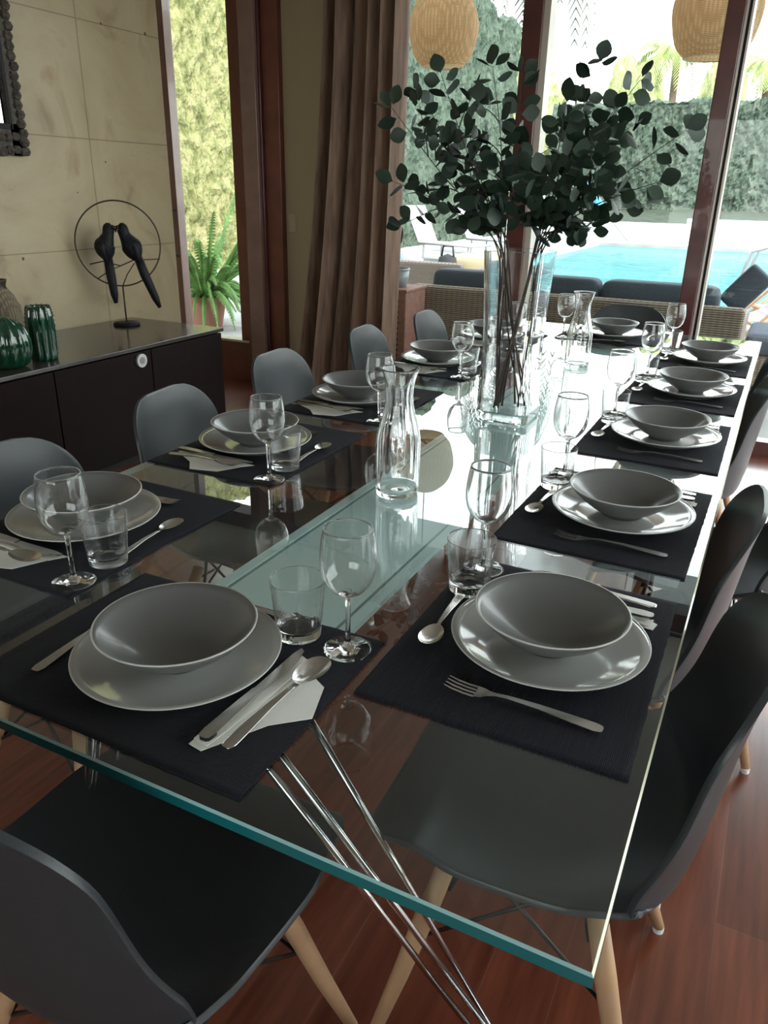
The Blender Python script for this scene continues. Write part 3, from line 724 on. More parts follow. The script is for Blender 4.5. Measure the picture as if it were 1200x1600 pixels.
Rrv, Rdv, Rfv = Vector(Rr), Vector(Rd), Vector(Rf); CAMP = Vector((0, 0, 1.35))
def branch(tip, mid, foot, seed, label, twigs=3, dens=1.0):
    rnd = random.Random(seed)
    root = empty('eucalyptus_branch', (VX, VY, TZ+0.03), 0, label, 'branch', 'eucalyptus branches in the vase')
    org = Vector((VX, VY, TZ+0.03))
    mouth = Vector((VX, VY, 0)) + (Vector(mid)-Vector((VX, VY, 0))); 
    pts = [Vector(p)-org for p in catmull([tuple(foot), tuple(foot.lerp(mouth, 0.5)+Vector((rnd.uniform(-.012, .012), rnd.uniform(-.012, .012), 0))), tuple(mouth), tuple(mouth.lerp(tip, 0.5)+Vector((rnd.uniform(-.02, .02), rnd.uniform(-.02, .02), 0.02))), tuple(tip)], 34)]
    sb = MB(); sb.tube(pts, [0.0030-0.0023*i/33 for i in range(34)], 6)
    lb = MB()
    def leaf(p, d, size, tilt=None):
        d = d.normalized(); a = Vector((rnd.gauss(0, 1), rnd.gauss(0, 1), rnd.gauss(0, 1))); 
        a = a - d*a.dot(d)
        if a.length < 1e-3: a = d.orthogonal()
        a.normalize(); nrm = d.cross(a)
        L_ = size*(0.9+rnd.random()*0.3); W_ = L_*(0.36+0.09*rnd.random())
        vs = []; prof = [(0, 0.02), (0.10, 0.30), (0.25, 0.75), (0.45, 1.0), (0.65, 0.93), (0.82, 0.66), (0.94, 0.30), (1.0, 0.02)]
        for (t_, w_) in prof:
            for s_ in (-1, 0, 1):
                vs.append(p + d*(0.008+L_*t_) + a*(W_*w_*s_) + nrm*(0.0035*abs(s_)*w_ + L_*0.12*t_*t_))
        fs = []
        for i in range(len(prof)-1):
            for j_ in range(2): q = i*3+j_; fs.append((q, q+3, q+4, q+1))
        lb.add(vs, fs)
        lb.add([p, p+a*0.0008, p+d*0.010+a*0.0008, p+d*0.010], [(0, 1, 2, 3)])
    def dress(path, start, step, size):
        acc = 0
        for i in range(1, len(path)):
            seg = path[i]-path[i-1]; acc += seg.length
            if i < start: continue
            if acc > step:
                acc = 0
                dirn = seg.normalized()
                for s_ in (-1, 1):
                    side = Vector((rnd.gauss(0, 1), rnd.gauss(0, 1), rnd.gauss(0, .6))); side = (side - dirn*side.dot(dirn)).normalized()
                    leaf(path[i], dirn*0.45+side*s_, size)
        leaf(path[-1], path[-1]-path[-2], size)
    dress(pts, 19, 0.040/dens, 0.045)
    for k in range(twigs):
        i = rnd.randint(17, 29); p = pts[i]; d_ = (pts[i+1]-pts[i-1]).normalized()
        side = Vector((rnd.gauss(0, 1), rnd.gauss(0, .7), rnd.gauss(0, 0.5))); side = (side-d_*side.dot(d_)).normalized()
        end = p + (d_*0.8+side*0.75)*rnd.uniform(0.07, 0.14)
        q = [p.lerp(end, t_/5)+Vector((0, 0, 0.006*math.sin(t_))) for t_ in range(6)]
        sb.tube(q, [0.0018-0.0011*t_/5 for t_ in range(6)], 5); dress(q, 1, 0.032/dens, 0.041)
    sb.build('stem', M['stem'], root, smooth=True); lb.build('leaves', M['leaf'], root, smooth=True)
def W(px, py, depth_y):
    d = Rrv*((px-600)/1201.7) + Rdv*((py-800)/1201.7) + Rfv
    return CAMP + d*(depth_y/d.y)
tips = [  # fixed world positions of the branch tips
    ((612, 168), 2.05, 'leftmost eucalyptus branch reaching across the curtain', 2), ((618, 285), 1.98, 'low drooping eucalyptus branch on the left over the curtain edge', 2),
    ((655, 140), 2.22, 'eucalyptus branch rising left below the woven pendant', 3), ((690, 118), 2.10, 'eucalyptus branch with a single leaf below the left pendant', 3),
    ((770, 105), 2.15, 'tallest left eucalyptus branch beside the window post', 4), ((735, 215), 1.97, 'short bushy eucalyptus branch left of the middle', 4),
    ((815, 115), 2.3, 'upright eucalyptus branch in front of the window post', 3), ((935, 100), 2.12, 'tallest right eucalyptus branch against the white sky', 3),
    ((885, 165), 1.98, 'middle eucalyptus branch just right of the window post', 4), ((1000, 125), 2.2, 'eucalyptus branch rising right towards the palms', 4),
    ((1070, 205), 2.05, 'rightmost eucalyptus branch spreading over the far hedge', 4), ((1025, 285), 2.0, 'low eucalyptus branch reaching right above the pool', 2),
    ((955, 220), 1.92, 'thick leafy eucalyptus branch right of the middle', 5), ((880, 270), 1.93, 'short dense eucalyptus branch above the vase', 5), ((850, 335), 1.95, 'lowest eucalyptus branch spilling over the right rim', 4), ((735, 350), 1.98, 'lowest eucalyptus branch hanging over the left rim', 2)]
for i, ((a, c), yy, lab, tw) in enumerate(tips):
    rnd = random.Random(100+i)
    tip = W(a, c, yy)
    fx = rnd.choice([-0.05, -0.035, -0.01, 0.02, 0.045]) + rnd.uniform(-0.012, 0.012)
    foot = Vector((VX+fx, VY+rnd.uniform(-0.045, 0.045), TZ+0.032))
    mx_ = max(-0.062, min(0.062, (tip.x-VX)*0.34)) + rnd.uniform(-0.006, 0.006)
    mid = (VX+mx_, VY+rnd.uniform(-0.05, 0.03), TZ+0.47)
    branch(tip, mid, foot, 40+i, lab, tw, 1.3)

# ------------------------------------------------------------------ sideboard
s = empty('sideboard', (0, 0, 0), 0, 'long low black sideboard with plain doors against the marble wall', 'sideboard')
SXF = -2.80
MB().box(-3.47, SXF-0.025, -0.62, 3.55, 0.05, 0.578).build('cabinet_body', M['sideboard'], s)
MB().box(-3.485, SXF+0.005, -0.63, 3.57, 0.58, 0.60).build('top', M['sidetop'], s, bevel=0.003)
MB().box(-3.45, SXF-0.06, -0.6, 3.50, 0.0, 0.05).build('plinth', M['black'], s)
ys = [3.555, 2.98, 2.365, 1.75, 1.135, 0.52, -0.095, -0.62]
for k in range(7):
    dr = MB().box(SXF-0.022, SXF, ys[k+1]+0.003, ys[k]-0.003, 0.055, 0.572).build('door', M['sideboard'], s, bevel=0.002)
    if k == 1:
        b = MB(); b.tube([(SXF+0.0, 2.90, 0.53), (SXF+0.012, 2.90, 0.53)], 0.034, 28)
        kn = b.build('knob', M['silver'], dr); tag(kn, 'round silver knob with a dark centre')
        MB().tube([(SXF+0.012, 2.90, 0.53), (SXF+0.0145, 2.90, 0.53)], 0.017, 24).build('knob_centre', M['greymetal'], dr)

# ------------------------------------------------------------------ things on the sideboard
SZ = 0.60
# parrot sculpture
ps = empty('parrot_sculpture', (-3.30, 3.34, SZ), math.radians(44), 'dark sculpture of two parrots touching beaks inside a wire ring', 'sculpture')
MB().lathe([(0, 0), (0.072, 0), (0.074, 0.006), (0.070, 0.016), (0, 0.018)], 36).build('base', M['bronze'], ps, smooth=True)
rc = 0.438; RR = 0.222
b = MB(); b.tube([(0, 0, 0.015), (0, 0, rc-RR)], 0.0045)
b.tube([(0, 0, rc-RR), (0.03, 0, rc-RR+0.06), (0.075, 0, rc-0.10)], 0.003)
b.tube([(-0.16, 0, rc-0.105), (-0.09, 0, rc-0.09), (0.0, 0, rc-0.115), (0.07, 0, rc-0.085), (0.215, 0, rc-0.08)], 0.0035)
b.tube([(0, 0, rc-0.115), (-0.06, 0, rc-0.14), (-0.125, 0, rc-0.18)], 0.003)
b.build('perch', M['ringmetal'], ps, smooth=True)
b = MB(); b.tube([(RR*math.cos(a*2*PI/64), 0, rc+RR*math.sin(a*2*PI/64)) for a in range(65)], 0.0042, 8, False); b.build('ring', M['ringmetal'], ps, smooth=True)
def parrot(head, body, hip, tail, sx):
    p = empty('parrot', (0, 0, 0)); p.parent = ps
    H_, B_, P_, T_ = [Vector((q[0], 0, rc+q[1])) for q in (head, body, hip, tail)]
    b = MB()
    path = [H_+Vector((sx*0.012, 0, 0.014)), H_+Vector((-sx*0.004, 0, 0.008)), H_.lerp(B_, 0.35), H_.lerp(B_, 0.7), B_, B_.lerp(P_, 0.55), P_]
    cp = catmull([tuple(q) for q in path], 24); rr = catmull([(0.006,), (0.029,), (0.031,), (0.043,), (0.055,), (0.044,), (0.018,)], 24)
    b.tube(cp, [q[0] for q in rr], 14); b.build('body', M['bronze'], p, smooth=True)
    b = MB(); b.tube([H_+Vector((sx*0.010, 0, 0.010)), H_+Vector((sx*0.024, 0, 0.006)), H_+Vector((sx*0.030, 0, -0.006)), H_+Vector((sx*0.027, 0, -0.018))], [0.012, 0.010, 0.006, 0.001], 10); b.build('beak', M['ringmetal'], p, smooth=True)
    d = (T_-P_); n_ = Vector((d.z, 0, -d.x)).normalized()
    b = MB(); b.tube([P_+Vector((0, 0, 0.02)), P_.lerp(T_, 0.3), P_.lerp(T_, 0.8), T_], [0.024, 0.026, 0.021, 0.010], 8); b.build('tail', M['bronze'], p, smooth=True)
    for yy in (-1, 1):
        b = MB(); w0 = H_.lerp(B_, 0.55)+Vector((-sx*0.012, yy*0.026, 0)); w1 = B_+Vector((-sx*0.016, yy*0.044, 0)); w2 = P_+Vector((-sx*0.006, yy*0.016, -0.03))
        b.tube([w0, w1, w1.lerp(w2, 0.5), w2], [0.008, 0.019, 0.015, 0.004], 8); b.build('wing', M['bronze'], p, smooth=True)
    b = MB()
    for yy in (-1, 1): b.tube([P_+Vector((0, yy*0.012, 0.02)), P_+Vector((sx*0.012, yy*0.012, -0.012))], 0.004, 6)
    b.build('feet', M['bronze'], p)
parrot((-0.036, 0.078), (-0.072, -0.012), (-0.062, -0.085), (-0.046, -0.315), 1)
parrot((0.022, 0.078), (0.068, -0.012), (0.095, -0.085), (0.190, -0.345), -1)
# beige woven bottle vase
bv = empty('bottle_vase', (-3.26, 2.50, SZ), 0, 'beige woven bottle vase with a dark neck behind the cactus ornaments', 'vase')
MB().lathe([(0, 0), (0.085, 0), (0.098, 0.03), (0.102, 0.12), (0.095, 0.20), (0.070, 0.255), (0.048, 0.285)], 48, ribs=48, ramp_=0.02).build('body', M['basket'], bv, smooth=True)
MB().lathe([(0.046, 0.283), (0.044, 0.30), (0.050, 0.318), (0.052, 0.325), (0.043, 0.325), (0.038, 0.30), (0, 0.295)], 32).build('neck', M['ringmetal'], bv, smooth=True)
def cactus(name, loc, prof, ribs, amp, label, sx=1.0, spikes=True):
    r = empty(name, loc, 0.2, label, 'ornament', 'green ceramic cactus ornaments')
    n = 96; P_ = catmull(prof, 26); b = MB(); vs = []; idx = []
    for (rr, z) in P_:
        rr = max(rr, 0.0005); idx.append(list(range(len(vs), len(vs)+n)))
        for k in range(n):
            t_ = 2*PI*k/n; q = rr*(1+amp*(abs(math.cos(ribs*t_/2))-0.5)*-1); vs.append((q*math.cos(t_)*sx, q*math.sin(t_), z))
    fs = [(a[k], a[(k+1) % n], c[(k+1) % n], c[k]) for a, c in zip(idx[:-1], idx[1:]) for k in range(n)]
    fs += [tuple(idx[0])[::-1], tuple(idx[-1])]
    b.add(vs, fs); b.build('body', M['greenglaze'], r, smooth=True)
    if spikes:
        b = MB()
        for k in range(ribs):
            t_ = 2*PI*(k+0.5)/ribs
            for (rr, z) in P_[2:-3:1]:
                q = rr*(1+amp*0.5); c_ = Vector((q*math.cos(t_)*sx, q*math.sin(t_), z)); u_ = Vector((math.cos(t_), math.sin(t_), 0))
                b.tube([c_-u_*0.002, c_+u_*0.004], [0.003, 0.0008], 5)
        b.build('thorns', M['greenglaze'], r, smooth=True)
cactus('cactus_ornament', (-2.93, 2.44, SZ), [(0.045, 0), (0.052, 0.01), (0.056, 0.08), (0.058, 0.16), (0.053, 0.215), (0.046, 0.238), (0.040, 0.236), (0.034, 0.215), (0.001, 0.20)], 12, 0.14, 'tall green glazed cactus column on the sideboard')
cactus('cactus_ornament', (-2.93, 2.255, SZ), [(0.05, 0), (0.075, 0.015), (0.092, 0.06), (0.094, 0.11), (0.078, 0.165), (0.045, 0.20), (0.015, 0.214), (0.004, 0.216), (0.001, 0.216)], 14, 0.12, 'round green glazed cactus ornament at the left edge', 1.0, False)

# mirror on the marble wall
mr = empty('wall_mirror', (-3.5, 2.45, 1.9), 0, 'mirror in a carved dark wooden frame on the marble wall', 'mirror')
MB().box(0.004, 0.014, -0.42, 0.44, -0.32, 0.55).build('mirror_glass', M['mirror'], mr)
b = MB()
b.box(0.0, 0.03, -0.52, 0.52, -0.44, -0.30); b.box(0.0, 0.03, -0.52, 0.52, 0.50, 0.62); b.box(0.0, 0.03, 0.44, 0.52, -0.44, 0.62); b.box(0.0, 0.03, -0.52, -0.42, -0.44, 0.62)
rm = random.Random(5)
for k in range(26):
    z = -0.42+1.03*k/25
    for yy in (-0.50, 0.505): b.lathe([(0, 0.02), (0.022, 0.018), (0.03, 0), (0.022, -0.018), (0, -0.02)], 8, (0.022, yy+rm.uniform(-0.006, 0.006), z))
for k in range(26):
    yy = -0.5+1.0*k/25
    for z in (-0.42, -0.36, 0.59): b.lathe([(0, 0.02), (0.02, 0.016), (0.028, 0), (0.02, -0.018), (0, -0.02)], 8, (0.022, yy, z+rm.uniform(-0.008, 0.008)))
b.build('frame', M['carved'], mr)
b = MB(); b.box(0.028, 0.036, -0.43, 0.45, -0.325, -0.30); b.box(0.028, 0.036, 0.435, 0.455, -0.325, 0.52); b.build('inner_bead', M['black'], mr, bevel=0.003)

# ------------------------------------------------------------------ outside
# terrace with a pool opening
PX0, PX1, PY0, PY1 = -5.1, 9.0, 9.6, 24.6
b = MB()
b.box(-30, PX0, YF+0.08, 45, -0.5, -0.01); b.box(PX1, 30, YF+0.08, 45, -0.5, -0.01); b.box(PX0, PX1, YF+0.08, PY0, -0.5, -0.01); b.box(PX0, PX1, PY1, 45, -0.5, -0.01)
b.box(-30, -4.55, -30, YF+0.08, -0.5, -0.01); b.box(XR+0.15, 30, -30, YF+0.08, -0.5, -0.01); b.box(-4.55, XR+0.15, -30, YB-0.2, -0.5, -0.01)
tag(b.build('terrace_ground', M['terrace']), kind='structure')
o = empty('swimming_pool', (0, 0, 0), 0, 'turquoise swimming pool beyond the wicker sofa', 'pool')
MB().box(PX0, PX1, PY0, PY1, -0.45, -0.10).build('water', M['water'], o)
b = MB(); b.box(PX0-0.35, PX0, PY0-0.35, PY1+0.35, -0.01, 0.03); b.box(PX1, PX1+0.35, PY0-0.35, PY1+0.35, -0.01, 0.03); b.box(PX0, PX1, PY0-0.35, PY0, -0.01, 0.03); b.box(PX0, PX1, PY1, PY1+0.35, -0.01, 0.03)
b.build('coping', M['whitewall'], o)
o = MB().box(-8.5, -3.0, 27.0, 27.3, -0.01, 0.50).box(-3.0, 14, 27.0, 27.3, -0.01, 0.66).build('garden_wall', M['whitewall']); tag(o, 'low white garden wall behind the pool with a step up', 'wall')
o = MB().grid(lambda u, v: (-8.3+22.3*u, 27.45+9.6*v, 0.40+0.35*v+0.10*noise.noise(Vector((u*30, v*9, 0)))), 80, 30).build('grass_bank', M['grass'], smooth=True); tag(o, 'dry grass bank below the back hedge', 'grass', kind='stuff')
def hedge(name, p0, p1, h, mat, label, nx=160, nz=70, amp=0.16, topamp=0.25):
    p0 = Vector(p0); p1 = Vector(p1); d = (p1-p0).normalized(); nrm = Vector((d.y, -d.x, 0)); L_ = (p1-p0).length
    T = 0.9
    def fn(u, v):
        s_ = v*(2*h+T)
        if s_ < h: z, w_ = s_, 0
        elif s_ < h+T: z, w_ = h, s_-h
        else: z, w_ = h-(s_-h-T), T
        p = p0 + d*(u*L_) - nrm*w_
        q = Vector((p.x*0.9, p.y*0.9, z*0.5)); k = noise.noise(q)*amp*0.7 + noise.noise(q*5.1)*amp*0.6 + noise.noise(q*14)*amp*0.5
        tp = topamp*noise.noise(Vector((u*L_*0.6, 3, 1)))*(z/h)
        return tuple(p + nrm*(k if w_ == 0 else (-k if w_ >= T else 0)) + Vector((0, 0, z+tp+(k*0.7 if 0 < w_ < T else 0))))
    o = MB().grid(fn, nx, nz).build(name, mat, smooth=False)
    o.location = (0, 0, -0.05)
    return tag(o, label, 'hedge')
hedge('hedge', (-8.9, 3.5, 0), (-8.8, 14.2, 0), 6.0, M['hedge_painted_sun'], 'tall yellow green hedge seen through the left door', 330, 220, 0.13)
hedge('hedge', (-8.6, 14.3, 0), (-8.8, 27, 0), 6.2, M['hedge_b'], 'tall grey green hedge behind the sun loungers', 300, 150, 0.2, 0.5)  # same hedge row further on; its shaded look is put into the greyer colour
hedge('hedge', (-10.5, 37.5, 0), (16, 37.5, 0), 4.95, M['hedge_b'], 'long clipped green hedge behind the pool', 420, 110, 0.25, 0.25)
# palms
def frond(b, base, az, length, rise, droop, nl=22, wide=0.35, rnd=random):
    pts = []
    for i in range(14):
        t_ = i/13; r_ = length*t_; pts.append(Vector(base)+Vector((math.cos(az)*r_*(1-0.25*t_*droop), math.sin(az)*r_*(1-0.25*t_*droop), rise*t_*length - droop*length*t_*t_)))
    b.tube(pts, [0.03-0.024*i/13 for i in range(14)], 4)
    for i in range(2, nl):
        t_ = i/nl; k = t_*13; i0 = int(k); p = pts[i0].lerp(pts[min(i0+1, 13)], k-i0); d = (pts[min(i0+1, 13)]-pts[i0]).normalized()
        side = d.cross(Vector((0, 0, 1))).normalized()
        for s_ in (-1, 1):
            l_ = wide*length*(0.35+0.65*math.sin(PI*min(1, t_*1.05)))*0.7
            e_ = p+side*s_*l_*0.75+d*l_*0.5+Vector((0, 0, -l_*0.55)); w_ = d*0.035*length/2.4
            b.add([p-w_, p+w_, p.lerp(e_, .6)+w_*0.8, e_, p.lerp(e_, .6)-w_*0.8], [(0, 1, 2, 3, 4)])
def palm(loc, h, n, length, label, seed, mat='palm', droopr=(0.9, 1.6)):
    rnd = random.Random(seed)
    r = empty('palm_tree', loc, 0, label, 'tree')
    MB().tube([(0, 0, 0), (0.1, 0, h*0.5), (0, 0, h)], [0.22, 0.17, 0.15], 12).build('trunk', M['trunk'], r, smooth=True)
    b = MB()
    for k in range(n): frond(b, (0, 0, h), 2*PI*k/n+rnd.uniform(-.2, .2), length*rnd.uniform(.85, 1.1), rnd.uniform(0.2, 0.9) if mat == 'palmdark' else rnd.uniform(0.5, 1.2), rnd.uniform(*droopr), 26, 0.34, rnd)
    b.build('fronds', M[mat], r)
palm((-6.0, 40.5, -0.05), 6.9, 20, 2.5, 'sunlit palm tree beyond the hedge, left one of two', 1)
palm((-2.2, 40.6, -0.05), 6.4, 20, 2.3, 'sunlit palm tree beyond the hedge, right of the window post', 2)
palm((-8.95, 29.4, -0.05), 9.7, 22, 3.2, 'tall grey green palm with fronds drooping into the top of the view', 3, 'palmdark', (1.3, 1.75))
def bush(name, loc, rx, ry, rz_, label, seed, mat='bush'):
    r = empty(name, loc, 0, label, 'tree')
    def fn(u, v):
        a = u*2*PI; e_ = -PI/2+v*PI; d = Vector((math.cos(a)*math.cos(e_), math.sin(a)*math.cos(e_), math.sin(e_)))
        k = 1+0.28*noise.noise(d*1.7+Vector((seed, 0, 0)))+0.16*noise.noise(d*5+Vector((seed, 0, 0)))+0.1*noise.noise(d*13)
        return (d.x*rx*k, d.y*ry*k, rz_+d.z*rz_*0.75*k)
    MB().grid(fn, 90, 60).build('foliage', M[mat], r, smooth=False)
    MB().tube([(0, 0, 0), (0, 0, rz_*0.7)], [0.2, 0.15], 10).build('trunk', M['trunk'], r, smooth=True)
bush('garden_tree', (-8.4, 44.3, 0), 1.5, 1.5, 4.3, 'yellow green tree beyond the hedge beside the palms', 2)
bush('garden_tree', (-4.3, 44.9, 0), 1.3, 1.3, 4.1, 'yellow green tree beyond the hedge between the palms', 5)
bush('garden_tree', (-13.8, 42.0, 0), 2.4, 2.0, 4.6, 'pale bushy tree beside the window post beyond the hedge', 8)
bush('garden_tree', (2.2, 43, 0), 1.9, 1.6, 3.3, 'yellow green tree at the right beyond the hedge', 11)

# porch roof and hanging lanterns
struct(MB().box(-4.6, XR+1.5, YF+0.14, 6.75, 3.30, 3.45).build('ceiling_porch', M['white']), 'porch roof')
def lantern(loc, rad, h, label):
    r = empty('pendant_lantern', loc, 0, label, 'lantern', 'woven pendant lanterns')
    prof = catmull([(rad*0.62, 0), (rad*0.86, h*0.14), (rad, h*0.42), (rad*0.97, h*0.62), (rad*0.78, h*0.84), (rad*0.42, h)], 24)
    b = MB(); n = 72
    for q, z in [tuple(x) for x in prof]: pass
    b.lathe([tuple(x) for x in prof], n, ribs=36, ramp_=0.025); b.build('woven_shade', M['lantern'], r, smooth=True)
    MB().lathe([(rad*0.62, 0.0), (rad*0.64, -0.006), (rad*0.60, -0.008), (rad*0.58, 0.0)], 48).build('bottom_ring', M['tan'], r, smooth=True)
    MB().tube([(0, 0, h), (0, 0, 3.3-loc[2])], 0.006, 8).build('cord', M['black_wire'], r)
lantern((-2.63, 6.2, 2.215), 0.255, 0.52, 'tan woven pendant lantern beside the curtain outside the window')
lantern((-0.71, 6.2, 2.19), 0.275, 0.56, 'larger woven pendant lantern behind the right window post')

# wicker sofa (seen from behind)
s = empty('wicker_sofa', (0, 0, 0), 0, 'long grey brown wicker sofa with its back to the window', 'sofa')
SX_0, SX_1, SY = -2.50, -0.17, 5.46
def rbox(x0, x1, y0, y1, z0, z1, name, mat, parent, r_=0.03):
    return MB().box(x0, x1, y0, y1, z0, z1).build(name, mat, parent, bevel=r_)
rbox(SX_0, SX_1, SY, SY+0.11, 0.03, 0.69, 'back_panel', M['wicker'], s)
rbox(SX_0, SX_0+0.11, SY+0.11, SY+0.86, 0.03, 0.60, 'arm', M['wicker'], s); rbox(SX_1-0.11, SX_1, SY+0.11, SY+0.86, 0.03, 0.60, 'arm', M['wicker'], s)
rbox(SX_0+0.11, SX_1-0.11, SY+0.11, SY+0.84, 0.03, 0.30, 'seat_base', M['wicker'], s)
for xx in (SX_0+0.05, SX_1-0.05):
    for yy in (SY+0.05, SY+0.8): MB().tube([(xx, yy, -0.01), (xx, yy, 0.03)], 0.02).build('foot', M['black'], s)
def cushion(x0, x1, y0, y1, z0, z1, label, rot=None, mat='cushion', name='cushion', cat='cushion', group='charcoal sofa cushions'):
    cx, cy, cz = (x0+x1)/2, (y0+y1)/2, (z0+z1)/2; hx, hy, hz = (x1-x0)/2, (y1-y0)/2, (z1-z0)/2
    def q(u, v):
        a = -PI+2*PI*u; e_ = -PI/2+PI*v; f = lambda w_, p: math.copysign(abs(w_)**p, w_)
        return (hx*f(math.cos(a), .16)*f(math.cos(e_), .16), hy*f(math.sin(a), .3)*f(math.cos(e_), .3), hz*f(math.sin(e_), .35))
    o = MB().grid(q, 49, 25).build(name, M[mat], smooth=True); o.location = (cx, cy, cz)
    if rot: o.rotation_euler = rot
    return tag(o, label, cat, group)
xs = [SX_0+0.12, -1.78, -1.12, SX_1-0.17]
for k, lab in enumerate(['back cushion of the wicker sofa, leftmost, partly behind the vase', 'back cushion in the middle of the wicker sofa', 'back cushion of the wicker sofa behind the right window post']):
    cushion(xs[k]+0.004, xs[k+1]-0.004, SY+0.115, SY+0.31, 0.43, 0.80, 'charcoal blue '+lab)
    cushion(xs[k]+0.004, xs[k+1]-0.004, SY+0.12, SY+0.83, 0.302, 0.425, ['charcoal seat cushion at the left end of the wicker sofa', 'charcoal seat cushion in the middle of the wicker sofa', 'charcoal seat cushion at the right end of the wicker sofa'][k])
cushion(-0.30, -0.12, SY+0.35, SY+0.50, 0.625, 0.92, 'dark blue pillow leaning on the right arm of the wicker sofa', (0, math.radians(38), 0))
# second wicker sofa piece
s = empty('wicker_armchair', (-3.35, 7.6, 0), 0, 'low wicker armchair behind the left end of the sofa', 'armchair')
rbox(-0.42, 0.42, 0, 0.12, -0.005, 0.66, 'back_panel', M['wicker'], s); rbox(-0.42, -0.31, 0.12, 0.8, -0.005, 0.56, 'arm', M['wicker'], s); rbox(0.31, 0.42, 0.12, 0.8, -0.005, 0.56, 'arm', M['wicker'], s); rbox(-0.31, 0.31, 0.12, 0.8, -0.005, 0.32, 'seat_base', M['wicker'], s)
o = cushion(-3.62, -3.08, 8.95, 9.5, 0.0, 0.64, 'tan padded pouf beyond the sofa', None, 'tan', 'pouf', 'pouf', None)
if 'group' in o: del o['group']
# black round bag
o = empty('beach_bag', (-3.56, 8.8, 0), 0, 'small black bag beside the tan pouf', 'bag')
MB().lathe([(0, 0), (0.12, 0), (0.15, 0.1), (0.14, 0.42), (0.10, 0.62), (0, 0.66)], 20).build('body', M['black'], o, smooth=True)
MB().tube([(-0.08, 0, 0.6), (-0.06, 0, 0.74), (0.06, 0, 0.74), (0.08, 0, 0.6)], 0.012).build('handle', M['black'], o, smooth=True)
# balls on a side table
st = empty('patio_table', (-4.17, 9.1, 0), 0, 'small pale patio table carrying balls beside the curtain edge', 'table')
MB().lathe([(0, 0.40), (0.24, 0.40), (0.24, 0.43), (0, 0.43)], 28).build('table_top', M['white'], st)
for k in range(3):
    a = k*2.09; MB().tube([(0.2*math.cos(a), 0.2*math.sin(a), 0), (0.12*math.cos(a), 0.12*math.sin(a), 0.40)], 0.014).build('leg', M['white'], st)
o = MB().lathe([(0.12*math.sin(k*PI/16) if 0 < k < 16 else 0, 0.12-0.12*math.cos(k*PI/16)) for k in range(17)], 28).build('beach_ball', M['ball'], smooth=True); o.location = (-4.19, 9.1, 0.43); tag(o, 'pale blue ball on the patio table', 'ball')
o = MB().lathe([(0.08*math.sin(k*PI/12) if 0 < k < 12 else 0, 0.08-0.08*math.cos(k*PI/12)) for k in range(13)], 24).build('beach_ball', M['white'], smooth=True); o.location = (-4.02, 8.97, 0.43); tag(o, 'small white ball on the patio table', 'ball')
# perforated storage box with pot
s = empty('storage_box', (-2.72, 5.02, 0), 0, 'rust brown outdoor cabinet with perforated edge beside the curtain', 'cabinet')
rbox(0, 0.39, 0.0, 0.34, -0.005, 0.68, 'body', M['rust'], s, 0.008)
b = MB()
for k in range(16): b.tube([(0.33, -0.001, 0.05+k*0.038), (0.33, 0.004, 0.05+k*0.038)], 0.008, 8)
b.build('holes', M['black'], s)
rbox(-0.01, 0.40, -0.01, 0.35, 0.68, 0.70, 'lid', M['rust'], s, 0.004)
s = empty('grey_pot', (-2.47, 5.18, 0.70), 0, 'grey pot standing on the rust brown cabinet', 'pot')
MB().lathe([(0, 0), (0.06, 0), (0.075, 0.05), (0.08, 0.12), (0.074, 0.12), (0.07, 0.05), (0, 0.02)], 28).build('body', M['greypot'], s, smooth=True)
MB().lathe([(0.079, 0.11), (0.084, 0.115), (0.083, 0.127), (0.076, 0.127)], 28).build('rim', M['greypot'], s, smooth=True)
# sun loungers
def lounger(loc, rz, label):
    r = empty('sun_lounger', loc, rz, label, 'lounger', 'pale sun loungers by the hedge')
    b = MB()
    for x in (-0.32, 0.32): b.tube([(x, -0.6, 0.34), (x, 0.75, 0.34)], 0.018)
    for y in (-0.6, 0.75): b.tube([(-0.32, y, 0.34), (0.32, y, 0.34)], 0.018)
    b.build('frame', M['greymetal'], r, smooth=True)
    MB().box(-0.31, 0.31, -0.6, 0.75, 0.352, 0.362).build('seat', M['sling'], r)
    T = Matrix.Translation((0, 0.75, 0.355)) @ Matrix.Rotation(math.radians(62), 4, 'X')
    MB().box(-0.31, 0.31, 0, 0.78, -0.006, 0.006, T).build('backrest', M['sling'], r)
    for x in (-0.3, 0.3):
        for y in (-0.5, 0.62): MB().tube([(x, y, 0), (x, y, 0.34)], 0.016).build('leg', M['greymetal'], r)
lounger((-6.0, 15.3, -0.01), math.radians(75), 'pale lilac sun lounger nearer the curtain with raised back')
lounger((-5.75, 17.4, -0.01), math.radians(75), 'pale lilac sun lounger behind the eucalyptus leaves')
# leaning closed parasol
r = empty('closed_parasol', (-4.45, 25.6, 0), 0, 'closed blue parasol leaning beside the pool behind the leaves', 'parasol')
MB().tube([(0, 0, 0.0), (-2.3, 0, 2.35)], 0.025).build('pole', M['greymetal'], r)
MB().tube([(-0.75, 0, 0.77), (-1.0, 0, 1.02), (-1.9, 0, 1.94), (-2.15, 0, 2.2)], [0.05, 0.13, 0.10, 0.03], 12).build('canopy', M['blue'], r, smooth=True)
